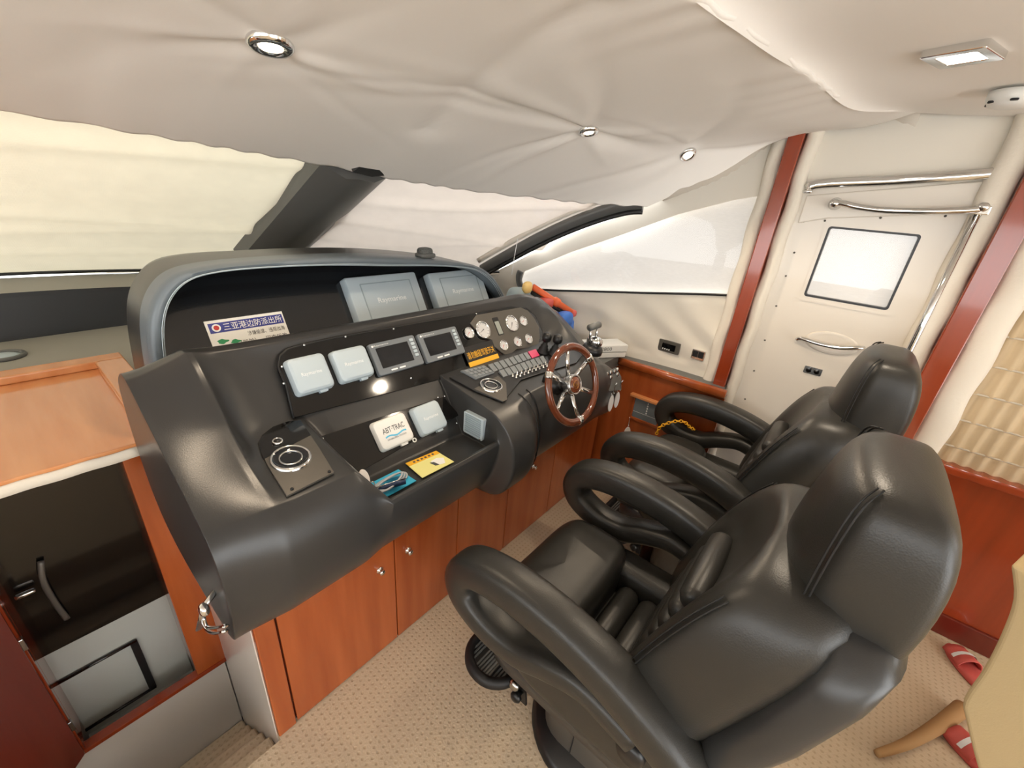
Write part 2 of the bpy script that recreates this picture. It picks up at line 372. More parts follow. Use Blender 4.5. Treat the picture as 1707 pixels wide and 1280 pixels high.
# ---- windscreen: two visible lights of glass with a cloth cover stretched outside
def screen(k0, k1, name, blindname, bmat, label, blabel, n):
    b, tp = bot[k0:k1 + 1], top[k0:k1 + 1]
    g = [[p * (1 - s) + q * s for s in (0.0, 0.25, 0.5, 0.75, 1.0)] for p, q in zip(b, tp)]
    V, F = g_grid(g); o = obj(name, V, F, 'glass'); struct(o, label)
    rows = []
    NS = 70
    for i in range((len(b) - 1) * 3 + 1):
        f = i / 3; i0 = min(int(f), len(b) - 2); fr = f - i0
        p = b[i0] * (1 - fr) + b[i0 + 1] * fr; q = tp[i0] * (1 - fr) + tp[i0 + 1] * fr
        r = []
        for j in range(NS + 1):
            s = -0.07 + 1.10 * j / NS; pt = p * (1 - s) + q * s
            u = f / (len(b) - 1)
            # long sagging folds running across the cloth
            w = 0.016 * math.exp(-((s - 0.62 - 0.10 * u + 0.05 * math.sin(5 * u)) / 0.035) ** 2) + 0.014 * math.exp(-((s - 0.48 + 0.16 * u) / 0.03) ** 2) \
                + 0.012 * math.exp(-((s - 0.30 - 0.04 * math.sin(7 * u + n)) / 0.03) ** 2) + 0.010 * math.exp(-((s - 0.16 + 0.05 * u) / 0.025) ** 2) + 0.004 * math.sin(9 * u + 11 * s + n)
            out = np.array([pt[0] * 0.25, 0.62, 0.75]); out /= np.linalg.norm(out)
            r.append(pt + out * (0.035 - w))
        rows.append(r)
    V, F = g_grid(rows); o = obj(blindname, V, F, bmat); tag(o, blabel, 'window cover'); return o
kmul = min(range(61), key=lambda k: abs(bot[k][0] - 0.98))
screen(0, kmul, 'window_1', 'windscreen_cover', 'blind', 'glass of the wide middle windscreen light', 'wide yellowish cream cloth cover over the windscreen left of the centre pillar', 0)
screen(kmul, 60, 'window_2', 'windscreen_cover', 'blind_right', 'glass of the starboard windscreen light', 'pinkish cream cloth cover over the windscreen right of the centre pillar', 2)

# ---- black mullion between the windscreen lights and its tail lying on the headliner
ml = [U(397, 436, 2.52), U(466, 355, 2.16), U(536, 272, 1.78)]; mr = [U(490, 436, 2.52), U(570, 365, 2.16), U(645, 296, 1.70)]
tl = [U(588, 287, 1.70), U(640, 245, 1.56), U(688, 213, 1.42)]; tr = [U(647, 292, 1.66), U(690, 250, 1.52), U(717, 217, 1.40)]
dn = np.array([0, -0.25, -0.45]) * 0.10; up_ = np.array([0.0, 0.55, 0.83])
rings = []
for a, b in zip(ml, mr):
    c = (a + b) / 2 + dn * 0.7
    rings.append([a, a * 0.7 + b * 0.3 + dn * 0.9, c, a * 0.25 + b * 0.75 + dn * 0.7, b, b + up_ * 0.07, a + up_ * 0.07])
mul = thing('trim_post', 'x', 'x', (1.0, 2.5, 1.15)); del mul['category']; mul.name = 'trim_2'; WORLD['trim_2'] = WORLD.pop('trim_post')
mul['kind'] = 'structure'; mul['label'] = 'black windscreen pillar between the two cloth covers'
obj('pillar', *g_loft(rings), M.setdefault('pillar_grey', mat('grey_pillar_vinyl', (92, 92, 90), 0.34)), mul, angle=50)
rings = [[a, (a + b) / 2 + dn * 0.25, b, b + up_ * 0.03, a + up_ * 0.03] for a, b in zip(tl, tr)]
obj('pillar_tail', *g_loft(rings), 'vinyl', mul, angle=35)

# ---- starboard corner pillar
pa = [UW(806, 450, .16), UW(850, 425, .15), UW(900, 398, .14), UW(950, 375, .13), UW(1000, 356, .12), UW(1045, 343, .11), UW(1072, 341, .10)]
ap = smooth_path(pa, 5)
V, F = g_sweep(ap, 0.040, 0.022, n=12, up=(-.55, -0.35, .75), power=3)
struct(obj('trim_3', V, F, M.setdefault('pillar_grey', mat('grey_pillar_vinyl', (92, 92, 90), 0.34)), angle=60), 'dark grey starboard corner pillar of the windscreen')
V, F = g_sweep([p + np.array([-.012, -.010, -.034]) for p in ap], 0.009, 0.012, n=8, up=(-.55, -0.35, .75), power=3)
struct(obj('trim_18', V, F, 'satin'), 'black lower edge of the corner pillar')
V, F = g_sweep([p + np.array([-.03, .02, .052]) for p in ap[:-9]], 0.016, 0.010, n=8, up=(0, -0.4, 1), power=3)
struct(obj('trim_4', V, F, 'doorwhite'), 'cream strip along the corner pillar')

# ---- headliner: fabric from the windscreen valance back to the fold
VAL = [(-2.2, 0.95, 1.62), (-1.5, 1.55, 1.68), (-0.9, 1.80, 1.72), U(0, 187, 1.84), U(170, 213, 1.83), U(350, 243, 1.80), U(535, 275, 1.76), U(640, 296, 1.68), U(740, 312, 1.58), U(850, 326, 1.40), U(960, 337, 1.20), UX(1078, 345, 2.06)]
FOLD = [(-2.2, 0.62, 1.93), (-1.2, 0.58, 1.95), (-0.4, 0.52, 1.96), (0.3, 0.45, 1.965), UZ(1165, 0, 1.97), UZ(1260, 62, 1.975), UZ(1350, 128, 1.985), UZ(1430, 178, 1.995), UX(1530, 186, 2.22)]
SIDE = [UX(1078, 345, 2.06), UX(1150, 326, 2.12), UX(1210, 300, 2.18), UX(1270, 265, 2.24), UX(1345, 240, 2.28), UX(1440, 222, 2.28), UX(1530, 186, 2.22)]
NU, NV = 230, 110
val = lerp_curve(VAL, NU + 1); fold = lerp_curve(FOLD, NU + 1); side = lerp_curve(SIDE, NV + 1)
def headliner_base(i, j):
    u, v = i / NU, j / NV
    p = val[i] * (1 - v) + fold[i] * v
    # pull the starboard edge onto its own curve
    e = side[j] - (val[NU] * (1 - v) + fold[NU] * v)
    p = p + e * max(0, (u - 0.72) / 0.28) ** 2
    p = p + np.array([0, 0, 0.045 * math.sin(math.pi * v)])
    return p
H = np.array([[headliner_base(i, j) for j in range(NV + 1)] for i in range(NU + 1)])
def on_headliner(px, py):
    """nearest grid point to the measured direction"""
    r = ray(px, py); d = H - CAM; t = d @ r; off = np.linalg.norm(d - t[..., None] * r, axis=2); off[t < 0] = 9
    i, j = np.unravel_index(np.argmin(off), off.shape)
    n = np.cross(H[min(i + 2, NU), j] - H[max(i - 2, 0), j], H[i, min(j + 2, NV)] - H[i, max(j - 2, 0)]); n /= np.linalg.norm(n)
    if n[2] > 0: n = -n
    return H[i, j].copy(), n
LIGHTS = [(448, 65, 0.043), (982, 224, 0.034), (1145, 263, 0.033)]
lp = [on_headliner(a, b) for a, b, _ in LIGHTS]
seamA, seamB = on_headliner(712, 218)[0], on_headliner(985, 2)[0]
D = np.zeros(H.shape[:2])
rng = np.random.RandomState(5)
for (c, n), spec in zip(lp, (0.55, 1.0, 1.0)):
    dx, dy = H[..., 0] - c[0], H[..., 1] - c[1]; r = np.hypot(dx, dy) + 1e-6; th = np.arctan2(dy, dx)
    for a in rng.uniform(-math.pi, math.pi, 11):
        w = 0.10 + 0.12 * rng.rand(); L_ = 0.16 + 0.22 * rng.rand(); dth = (th - a + math.pi) % (2 * math.pi) - math.pi + 0.35 * (r - 0.1)
        D += spec * 0.020 * np.exp(-(dth * (r + 0.04) / (w * 0.20)) ** 2) * np.exp(-r / L_) * (1 - np.exp(-(r / 0.05) ** 2)) * (1 if rng.rand() > 0.4 else -0.7)
    D += 0.012 * spec * np.exp(-(r / 0.10) ** 2)
sd = seamB - seamA; L2 = sd @ sd; tt = np.clip(((H - seamA) @ sd) / L2, 0, 1); dist = np.linalg.norm(H - (seamA + tt[..., None] * sd), axis=2)
D += 0.022 * np.exp(-dist / 0.06) - 0.010 * np.exp(-(dist / 0.16) ** 2)
uu, vv = np.meshgrid(np.arange(NU + 1) / NU, np.arange(NV + 1) / NV, indexing='ij')
D += 0.006 * np.sin(23 * uu + 6 * vv) * np.sin(5 * vv + 9 * uu) * np.sin(math.pi * vv)
D += 0.0035 * np.sin(uu * 260 + 2 * np.sin(uu * 40)) * np.exp(-(vv / 0.03))
# drawn-in gathers along the rear fold
D += 0.003 * np.sin(uu * 190 + 3 * np.sin(uu * 37)) * np.exp(-((1 - vv) / 0.12))
Hd = H.copy(); Hd[..., 2] += D
rows = []
for i in range(NU + 1):
    r = [Hd[i, j] for j in range(NV + 1)]
    rows.append([r[0] + np.array([0, 0.05, 0.055]), r[0] + np.array([0, 0.012, 0.010])] + r + [r[-1] + np.array([0, -0.003, 0.006]), r[-1] + np.array([0, 0.004, 0.016])])
V, F = g_grid(rows)
struct(obj('ceiling', V, F, 'headliner'), 'wrinkled cream fabric headliner sloping to the windscreen')
# main ceiling behind the fold
rows = []
for i in range(0, NU + 1, 2):
    p = fold[i]; r = []
    for j in range(40):
        s = j / 39; y = p[1] + 0.004 + (-3.6 - p[1]) * s ** 1.6
        z = p[2] - 0.004 + (2.035 - p[2] + 0.004) * (1 - math.exp(-s * 16))
        x = p[0] + (0.10 if i == NU else 0) * min(1, 5 * s)
        z += 0.005 * math.sin(x * 9 + y * 3) * math.sin(7 * y)
        r.append((x, y, z))
    rows.append(r)
V, F = g_grid(rows); struct(obj('ceiling', V, F, 'headliner'), 'cream fabric ceiling aft of the fold')
def on_ceiling(px, py, z=2.03): return UZ(px, py, z)

# ---- starboard wall: fabric below and above the window, padded strips, posts, door, blind, wood
WB = [UW(*p) for p in ((862, 476), (880, 481), (928, 484), (1070, 488), (1222, 492))]
WT = [UW(*p) for p in ((862, 460), (873, 453), (950, 421), (1023, 396), (1131, 357), (1221, 334), (1268, 326))]
fb = lambda y: float(np.interp(y, [p[1] for p in WB][::-1], [p[2] for p in WB][::-1]))
ft = lambda y: float(np.interp(y, [p[1] for p in WT][::-1], [p[2] for p in WT][::-1]))
ys = np.linspace(0.40, 2.0, 81)
rows = [[np.array([wall_x(y) + 0.011 * math.sin(17 * y + 3 * math.sin(9 * z)) * math.sin(13 * z + 2 + 2 * math.sin(5 * y)) * (1 if 0.9 < z < fb(y) - 0.02 else 0), y, z]) for z in np.linspace(0.84, fb(y), 26)] for y in ys]
V, F = g_grid(rows); struct(obj('wall_starboard', V, F, 'wallcloth'), 'puckered white fabric below the side window')
WS = [UW(*q) for q in ((815, 457), (850, 441), (900, 415), (985, 378), (1075, 347))]
rows = []
for y in ys:
    zt = ft(y) if y <= float(UW(868, 470)[1]) else fb(y); zc = 1.60 + 0.5 * max(0, min(1, (1.1 - y) / 0.6)) if y < 1.1 else 1.60 - (y - 1.1) * 0.42
    if y > WS[-1][1]: zc = float(np.interp(y, [q[1] for q in WS][::-1], [q[2] for q in WS][::-1]))
    zc = max(zc, zt + 0.01); rows.append([np.array([wall_x(y), y, zt + (zc - zt) * s]) for s in np.linspace(0, 1, 8)])
V, F = g_grid(rows); struct(obj('wall_starboard', V, F, 'wallcloth'), 'cream fabric strip above the side window')
# side window: glass, dark frame line and the white cover outside
ywin = np.linspace(0.40, float(UW(868, 470)[1]), 50)
rows = [[np.array([wall_x(y) + 0.012, y, fb(y) + (ft(y) - fb(y)) * s]) for s in np.linspace(0, 1, 8)] for y in ywin]
w3 = obj('window_3', *g_grid(rows), 'glass'); struct(w3, 'starboard side window beside the helm')
path = [np.array([wall_x(y) - 0.002, y, fb(y)]) for y in ywin]
obj('frame', *g_sweep(path, 0.006, 0.006, n=6, up=(0, 0, 1), power=4), 'satin', w3)
path = smooth_path([UW(880, 482, 0.004), UW(868, 476, 0.004), UW(865, 462, 0.004), UW(868, 452, 0.004)], 4)
obj('frame_corner', *g_sweep(path, 0.012, 0.020, n=8, up=(-1, 0, 0), power=4), 'vinyl_grey', w3)
rows = [[np.array([wall_x(y) + 0.035 + 0.004 * math.sin(6 * y + 8 * s), y, fb(y) - 0.02 + (ft(y) - fb(y) + 0.04) * s]) for s in np.linspace(0, 1, 20)] for y in np.linspace(0.36, ywin[-1] + 0.05, 60)]
tag(obj('side_window_cover', *g_grid(rows), 'sideblind'), 'white cloth cover over the starboard side window', 'window cover')

# ---- wood locker side below the window: face, rail, grey strip
obj_ = struct(obj('wall_locker', *g_box((2.205, 0.34, 0.0), (2.24, 1.05, 0.815)), 'wood', smooth=False), 'cherry wood locker side under the window')
V, F = g_sweep([(2.20, 0.34, 0.83), (2.20, 1.02, 0.83)], 0.022, 0.020, n=12, up=(0, 0, 1), power=3.5)
struct(obj('trim_5', V, F, 'wood'), 'varnished wood rail along the locker top')
struct(obj('trim_6', *g_box((2.215, 0.36, 0.815), (2.315, 1.45, 0.846)), 'vinyl_grey', smooth=False), 'dark grey strip behind the wood rail')
struct(obj('trim_7', *g_box((2.19, 1.0, 0.70), (2.23, 1.10, 0.852)), 'wood_red', smooth=False, bevel=0.006), 'dark red wood block at the end of the rail')

# ---- posts with padded white strips on both sides
def strip(name, y0, y1, z0, z1, x0, m, label, puff=0.02, lean=0.0, x1=2.33):
    rows = []
    for z in np.linspace(z0, z1, 30):
        r = []
        for k in range(9):
            s = k / 8; y = y0 + (y1 - y0) * s + 0.004 * math.sin(z * 23 + y0 * 50) + lean * (z - z0)
            r.append(np.array([x0 + 0.02 - puff * math.sin(math.pi * s) ** 0.5 + 0.002 * math.sin(31 * z + 5 * s), y, z]))
        rows.append([np.array([x1, r[0][1], z])] + r + [np.array([x1, r[-1][1], z])])
    struct(obj(name, *g_grid(rows), m), label)
strip('trim_8', 0.424, 0.485, 0.80, 2.00, 2.27, 'padcloth', 'padded cream strip between side window and wood post')
strip('trim_9', 0.312, 0.366, 0.10, 2.03, 2.27, 'padcloth', 'padded cream strip between wood post and white door')
strip('trim_10', -0.300, -0.215, 0.10, 2.05, 2.27, 'padcloth', 'padded cream strip between white door and aft wood post')
strip('trim_11', -0.470, -0.372, 0.78, 2.05, 2.27, 'padcloth', 'padded cream strip between aft wood post and pleated blind')
struct(obj('trim_12', *g_box((2.250, 0.366, 0.0), (2.32, 0.424, 2.03)), 'wood_red', smooth=False, bevel=0.004), 'red wood post between side window and door')
struct(obj('trim_13', *g_box((2.250, -0.372, 0.72), (2.32, -0.298, 2.06)), 'wood_red', smooth=False, bevel=0.004), 'red wood post between door and pleated blind')
rows = [[np.array([2.315 + 0.004 * math.sin(9 * y + 5 * z), y, z]) for z in np.linspace(1.75, 2.12, 10)] for y in np.linspace(-0.32, 0.36, 20)]
struct(obj('wall_starboard', *g_grid(rows), 'wallcloth'), 'cream fabric above the white door')
# aft: wood lining with rail, baseboard, pleated blind in front of the window
struct(obj('wall_starboard', *g_box((2.33, -3.6, 0.10), (2.36, -0.28, 0.78)), 'wood_red', smooth=False), 'red wood lining below the pleated blind')
struct(obj('baseboard_starboard', *g_box((2.315, -3.6, 0.0), (2.36, -0.28, 0.105)), 'wood_dark', smooth=False, bevel=0.004), 'dark wood baseboard below the red lining')
struct(obj('trim_14', *g_box((2.27, -3.6, 0.765), (2.36, -0.31, 0.80)), 'wood_red', smooth=False, bevel=0.010, bseg=3), 'red wood sill rail under the pleated blind')
struct(obj('trim_15', *g_box((2.33, -3.6, 1.78), (2.37, -0.30, 2.12)), 'wallcloth', smooth=False), 'cream fabric above the pleated blind')
struct(obj('window_4', *g_box((2.40, -3.6, 0.80), (2.406, -0.30, 1.80)), 'glass', smooth=False), 'starboard saloon window behind the pleated blind')
rb = thing('roman_blind', 'beige pleated roman blind hanging right of the aft wood post', 'blind', (2.33, -1.2, 0.80))
zz = [0.790, 0.87, 0.985, 1.10, 1.215, 1.33, 1.445, 1.56, 1.675, 1.79]
for k in range(9):
    rows = []
    for y in np.linspace(-0.42, -2.6, 260):
        r = []
        for s in np.linspace(0, 1, 7):
            z = zz[k] + (zz[k + 1] - zz[k]) * s
            r.append(np.array([2.335 - 0.012 * (1 - s) ** 2 - 0.008 * math.sin(120 * y + 6 * z + 2 * math.sin(11 * y)), y, z + 0.004 * math.sin(6 * y)]))
        rows.append(r)
    obj('pleat', *g_grid(rows), 'roman', rb)
    if k: obj('batten', *g_sweep([(2.322, -0.42, zz[k]), (2.322, -2.6, zz[k])], 0.004, n=6), 'padcloth', rb)

# ---- white side door
door = thing('trim_post', 'x', 'x', (2.31, 0.03, 0.02)); del door['category']; door.name = 'door_1'; WORLD['door_1'] = WORLD.pop('trim_post')
door['kind'] = 'structure'; door['label'] = 'white side door with a square window and chrome handles'
FD = Frame((2.31, 0, 0), (0, -1, 0), (0, 0, 1))       # seen from inside: u runs aft, n points into the cabin
wy0, wz0, wy1, wz1 = -0.180, 1.350, 0.120, 1.645
parts = [g_fbox(FD, -0.315, 0.02, wy0, 1.82, -0.03, 0), g_fbox(FD, wy1, 0.02, 0.235, 1.82, -0.03, 0), g_fbox(FD, wy0, 0.02, wy1, wz0, -0.03, 0), g_fbox(FD, wy0, wz1, wy1, 1.82, -0.03, 0)]
obj('door_leaf', *merge(parts), 'doorwhite', door, smooth=False)
obj('pane', *g_fbox(FD, wy0, wz0, wy1, wz1, -0.022, -0.018), 'glass', door, smooth=False)
o_ = rrect(wy0, wz0, wy1, wz1, 0.012); i_ = rrect(wy0 + 0.008, wz0 + 0.008, wy1 - 0.008, wz1 - 0.008, 0.008); nn = len(o_)
def g_ringplate(F_, outer, inner, c0, c1):
    n = len(outer); V = [F_.p(a, b, c1) for a, b in outer] + [F_.p(a, b, c1) for a, b in inner] + [F_.p(a, b, c0) for a, b in inner] + [F_.p(a, b, c0) for a, b in outer]
    return V, [(r * n + i, r * n + (i + 1) % n, ((r + 1) % 4) * n + (i + 1) % n, ((r + 1) % 4) * n + i) for r in range(4) for i in range(n)]
obj('window_gasket', *g_ringplate(FD, o_, i_, -0.02, 0.004), 'satin', door, smooth=False)
o2 = rrect(wy0 - 0.012, wz0 - 0.022, wy1 + 0.016, wz1 + 0.004, 0.006)
obj('window_frame', *g_ringplate(FD, o2, o_, -0.01, 0.003), 'doorwhite', door, smooth=False)
rows = [[FD.p(u, z, 0.034 + 0.006 * math.sin(u * 8)) for z in (wz0 - 0.03, 1.5, wz1 + 0.03)] for u in np.linspace(wy0 - 0.03, wy1 + 0.03, 12)]
tag(obj('door_window_cover', *[(lambda a: ([v + np.array([0.065, 0, 0]) for v in a[0]], a[1]))(g_grid(rows))][0], 'sideblind'), 'white cloth behind the square window of the side door', 'window cover')
# head rail above the door: chrome, slightly sloping
hp = [UX(1345, 322, 2.285), UX(1362, 307, 2.285), UX(1500, 300, 2.285), UX(1640, 290, 2.285), UX(1676, 286, 2.285), UX(1684, 297, 2.285)]
obj('head_rail', *g_sweep(smooth_path(hp, 5), 0.018, 0.006, n=8, up=(0, 0, 1), power=3), 'chrome', door)
obj('upper_panel', *g_plate(FD, [FD.uv(*p) for p in ((1345, 326), (1640, 302), (1618, 356), (1380, 364), (1330, 372))][::-1], 0.0, 0.008), 'doorwhite', door, smooth=False, bevel=0.004)
# grab bar across the top, curving down into the upright rail
gb = [UX(1393, 340, 2.255), UX(1405, 339, 2.245), UX(1430, 345, 2.24), UX(1480, 351, 2.24), UX(1550, 352, 2.24), UX(1620, 350, 2.245), UX(1636, 346, 2.25)]
hb = thing('grab_bar', 'curved chrome grab bar across the top of the white door', 'grab bar', gb[0])
obj('bar', *g_sweep(smooth_path(gb, 5), 0.012, n=10), 'chrome', hb)
for p in (UX(1393, 340, 2.30), UX(1636, 346, 2.30)):
    obj('mount', *g_lathe([(0.024, 0.0), (0.024, 0.012), (0.018, 0.02), (0.013, 0.065)], p, (-1, 0, 0), 18), 'chrome', hb)
up0 = UX(1634, 350, 2.275)
vr = [up0, UX(1560, 490, 2.275), UX(1480, 640, 2.275), np.array([2.275, UX(1480, 640, 2.275)[1], 0.30])]
vr = [np.array([2.272, -0.235, z]) for z in (1.735, 1.3, 0.8, 0.3, 0.05)]
hr = thing('door_rail', 'upright chrome sliding rail along the aft edge of the white door', 'rail', vr[-1])
obj('rail', *g_sweep(vr, 0.016, 0.012, n=10, up=(1, 0, 0), power=3), 'chrome', hr)
obj('rail_backing', *g_box((2.285, -0.262, 0.03), (2.312, -0.222, 1.76)), 'vinyl_grey', hr, smooth=False)
obj('rail_bracket', *g_box((2.255, -0.262, 1.725), (2.30, -0.215, 1.755)), 'chrome', hr, smooth=False, bevel=0.004)
# recessed pull
pc = FD.uv(1385, 572)
obj('handle_recess', *g_lathe([(0.0005, -0.002), (0.05, -0.001), (0.072, 0.004), (0.080, 0.001), (0.081, -0.004)], FD.p(pc[0], pc[1], 0), (-1, 0, 0), 30), 'doorwhite', door)
for v in door.children:
    if v.name.startswith('handle_recess'):
        for q in v.data.vertices: q.co.z = (q.co.z - pc[1]) * 0.62 + pc[1]; q.co.y = (q.co.y + pc[0]) * 1.25 - pc[0]
hp = [UX(1328, 566, 2.30), UX(1336, 564, 2.288), UX(1365, 573, 2.28), UX(1400, 580, 2.28), UX(1432, 580, 2.288), UX(1440, 580, 2.30)]
obj('pull_handle', *g_sweep(smooth_path(hp, 4), 0.009, 0.007, n=10), 'chrome', door)
lc = FD.uv(1355, 618)
lk = obj('lock_plate', *g_plate(FD, rrect(lc[0] - 0.035, lc[1] - 0.017, lc[0] + 0.035, lc[1] + 0.017, 0.004), 0, 0.004), 'steel', door, smooth=False, bevel=0.001)
for k in (-1, 1): obj('lock_cylinder', *g_lathe([(0.012, 0.003), (0.012, 0.008), (0.009, 0.009)], FD.p(lc[0] + k * 0.016, lc[1], 0), (-1, 0, 0), 16), 'black_lining', lk)
for p in ((1340, 369), (1375, 368), (1468, 363), (1576, 360), (1324, 421), (1310, 460), (1294, 510), (1275, 567), (1257, 618), (1242, 665)):
    a, b = FD.uv(*p); obj('screw', *g_lathe([(0.0045, 0.0), (0.004, 0.0022), (0.0005, 0.003)], FD.p(a, b, 0), (-1, 0, 0), 8), 'brushed', door)

# ---- port side and aft end of the cabin (out of view, daylight comes in through their openings)
struct(obj('wall_port', *merge([g_box((-2.36, -3.6, -0.05), (-2.30, 2.0, 0.95)), g_box((-2.36, -3.6, 1.80), (-2.30, 2.0, 2.15))]), 'wallcloth', smooth=False), 'port cabin wall with a long window opening')
struct(obj('wall_aft', *merge([g_box((-2.36, -3.66, -0.05), (-1.3, -3.60, 2.15)), g_box((1.3, -3.66, -0.05), (2.42, -3.60, 2.15)), g_box((-1.3, -3.66, 1.95), (1.3, -3.60, 2.15))]), 'wallcloth', smooth=False), 'aft bulkhead with an open doorway')

# ---- hull shell and bulkheads, added to stop light leaking under floor, steps and dash
struct(obj('wall_added_hull', *merge([g_box((-2.36, -3.66, -.86), (2.46, 2.95, -.82)), g_box((-2.36, 2.90, -.86), (2.46, 2.95, 1.12)), g_box((-2.36, -3.66, -.86), (-2.31, 2.95, .0)), g_box((2.42, -3.66, -.86), (2.46, 2.95, .80)), g_box((-2.36, -3.70, -.86), (2.46, -3.66, 0.0))]), 'dashdark', smooth=False), 'added dark hull under the cabin that blocks light leaks')
struct(obj('wall_added_bulkhead', *merge([g_box((-2.3, 1.665, -.82), (.24, 1.70, .88)), g_box((-2.3, 1.54, -.82), (-.60, 1.665, .88)), g_box((-2.3, .93, -.82), (-.76, 1.54, .0))]), 'whitepanel', smooth=False), 'added bulkhead beside the locker, blocks light leaks, white to brighten the stairwell')  # added light block, white so that it brightens the stairwell

# ---- unseen roof and starboard skirts, added to keep leaking sky light off the wall
rows = [[H[i, j] + np.array([0, 0.03 * (1 - j / NV), 0.14]) for j in range(0, NV + 1, 5)] for i in range(0, NU + 1, 5)]
last = [np.array([2.44, p[1] - .02, min(p[2], max(ft(p[1]) + .05, 1.60)) if p[1] > .4 else 1.84]) for p in rows[-1]]
rows.append(last)
struct(obj('ceiling', *g_grid(rows), 'doorwhite', solid=0.02), 'unseen white roof added over the headliner to block sky light')
struct(obj('ceiling', *merge([g_box((-2.40, -3.70, 2.16), (2.46, .55, 2.20)), g_box((2.42, -3.70, 1.80), (2.46, .45, 2.18)), g_box((-2.40, -3.70, 1.80), (-2.36, .6, 2.18))]), 'doorwhite', smooth=False), 'unseen white roof and skirts added over the cabin to block sky light')

struct(obj('wall_starboard', *merge([g_box((2.335, .30, .10), (2.36, .43, 2.10)), g_box((2.345, -.50, .10), (2.37, -.21, 2.10))]), 'wallcloth', smooth=False), 'added cream backing behind the posts that closes light slits')  # backing added behind the posts to close slits of outside light

# =================================================================== CONSOLE CABINET
cab = thing('console_cabinet', 'row of cherry wood cabinet doors under the black helm console', 'cabinet', (1.1, 1.0, 0.0))
obj('carcass', *g_box((0.23, 0.985, 0.0), (2.16, 1.40, 0.70)), 'wood_dark', cab, smooth=False)
obj('corner_stile', *g_box((0.197, 0.962, 0.0), (0.252, 0.99, 0.70)), 'wood', cab, smooth=False, bevel=0.004)
edges = [0.255, 0.655, 0.965, 1.295, 1.68, 2.14]
knobs = {0: [(633, 950)], 1: [(680, 917)], 2: [(864, 793)], 3: [(889, 777)]}
knob_x = [0.655 - 0.055, 0.655 + 0.05, 1.295 - 0.05, 1.295 + 0.05]
for k in range(5):
    d = obj('door', *g_box((edges[k] + 0.002, 0.964, 0.006), (edges[k + 1] - 0.002, 0.982, 0.70)), 'wood', cab, smooth=False, bevel=0.0025)
    if k < 4:
        px, py = knobs[k][0]; p = U(px, py, 0.964)
        obj('knob', *g_lathe([(0.013, 0.0), (0.013, 0.003), (0.006, 0.005), (0.006, 0.012), (0.011, 0.016), (0.009, 0.020), (0.0005, 0.021)], (p[0], 0.964, min(p[2], 0.62)), (0, -1, 0), 14), 'chrome', d)

# =================================================================== HELM CONSOLE
con = thing('helm_console', 'black moulded helm console with instruments and tray', 'console', (1.0, 1.2, 0.66))
P_FLAT = dict(
    pod=[(1.00, .655), (.84, .655), (.795, .69), (.758, .79), (.757, .90), (.785, .966), (.815, .990), (.835, .994), (.93, 1.010), (1.03, 1.027), (1.062, 1.031), (1.086, 1.036), (1.140, 1.100), (1.192, 1.178), (1.200, 1.220), (1.235, 1.228), (1.30, 1.20), (1.40, 1.10), (1.42, .655)],
    outer=[(1.00, .655), (.85, .655), (.812, .69), (.785, .79), (.785, .90), (.80, .962), (.825, .990), (.845, 1.003), (.93, 1.050), (1.03, 1.103), (1.05, 1.114), (1.08, 1.130), (1.13, 1.158), (1.175, 1.184), (1.205, 1.196), (1.245, 1.200), (1.31, 1.175), (1.40, 1.09), (1.42, .655)],
    crest=[(1.00, .655), (.84, .655), (.795, .69), (.758, .79), (.757, .90), (.785, .968), (.815, .994), (.835, 1.001), (.93, 1.026), (1.03, 1.095), (1.05, 1.113), (1.08, 1.145), (1.12, 1.190), (1.165, 1.226), (1.20, 1.236), (1.235, 1.236), (1.30, 1.205), (1.40, 1.10), (1.42, .655)],
    inner=[(1.00, .655), (.84, .655), (.795, .69), (.758, .79), (.757, .90), (.785, .967), (.815, .991), (.835, .995), (.93, 1.010), (1.03, 1.030), (1.055, 1.050), (1.078, 1.080), (1.130, 1.150), (1.180, 1.212), (1.200, 1.228), (1.235, 1.231), (1.30, 1.20), (1.40, 1.10), (1.42, .655)],
    nose=[(1.00, .64), (.82, .64), (.74, .665), (.690, .76), (.690, .88), (.735, .955), (.80, .987), (.832, .993), (.93, 1.010), (1.03, 1.027), (1.062, 1.031), (1.086, 1.036), (1.140, 1.100), (1.192, 1.178), (1.200, 1.220), (1.235, 1.228), (1.30, 1.20), (1.40, 1.10), (1.42, .64)],
    right=[(1.00, .63), (.86, .63), (.795, .66), (.752, .76), (.755, .88), (.785, .960), (.815, .988), (.835, .994), (.93, 1.010), (1.03, 1.027), (1.062, 1.031), (1.086, 1.036), (1.140, 1.100), (1.192, 1.178), (1.200, 1.220), (1.235, 1.228), (1.30, 1.20), (1.40, 1.10), (1.42, .63)],
    rcrest=[(1.00, .63), (.86, .63), (.80, .66), (.765, .76), (.765, .86), (.785, .925), (.815, .955), (.835, .962), (.93, 1.000), (1.03, 1.075), (1.05, 1.090), (1.08, 1.112), (1.12, 1.138), (1.165, 1.165), (1.20, 1.182), (1.235, 1.195), (1.30, 1.18), (1.40, 1.10), (1.42, .63)],
    router=[(1.00, .60), (.86, .60), (.81, .63), (.79, .72), (.79, .79), (.80, .84), (.815, .86), (.84, .872), (.93, .90), (1.03, .965), (1.05, .980), (1.08, 1.00), (1.13, 1.035), (1.175, 1.06), (1.205, 1.07), (1.245, 1.08), (1.31, 1.07), (1.40, 1.04), (1.42, .60)])
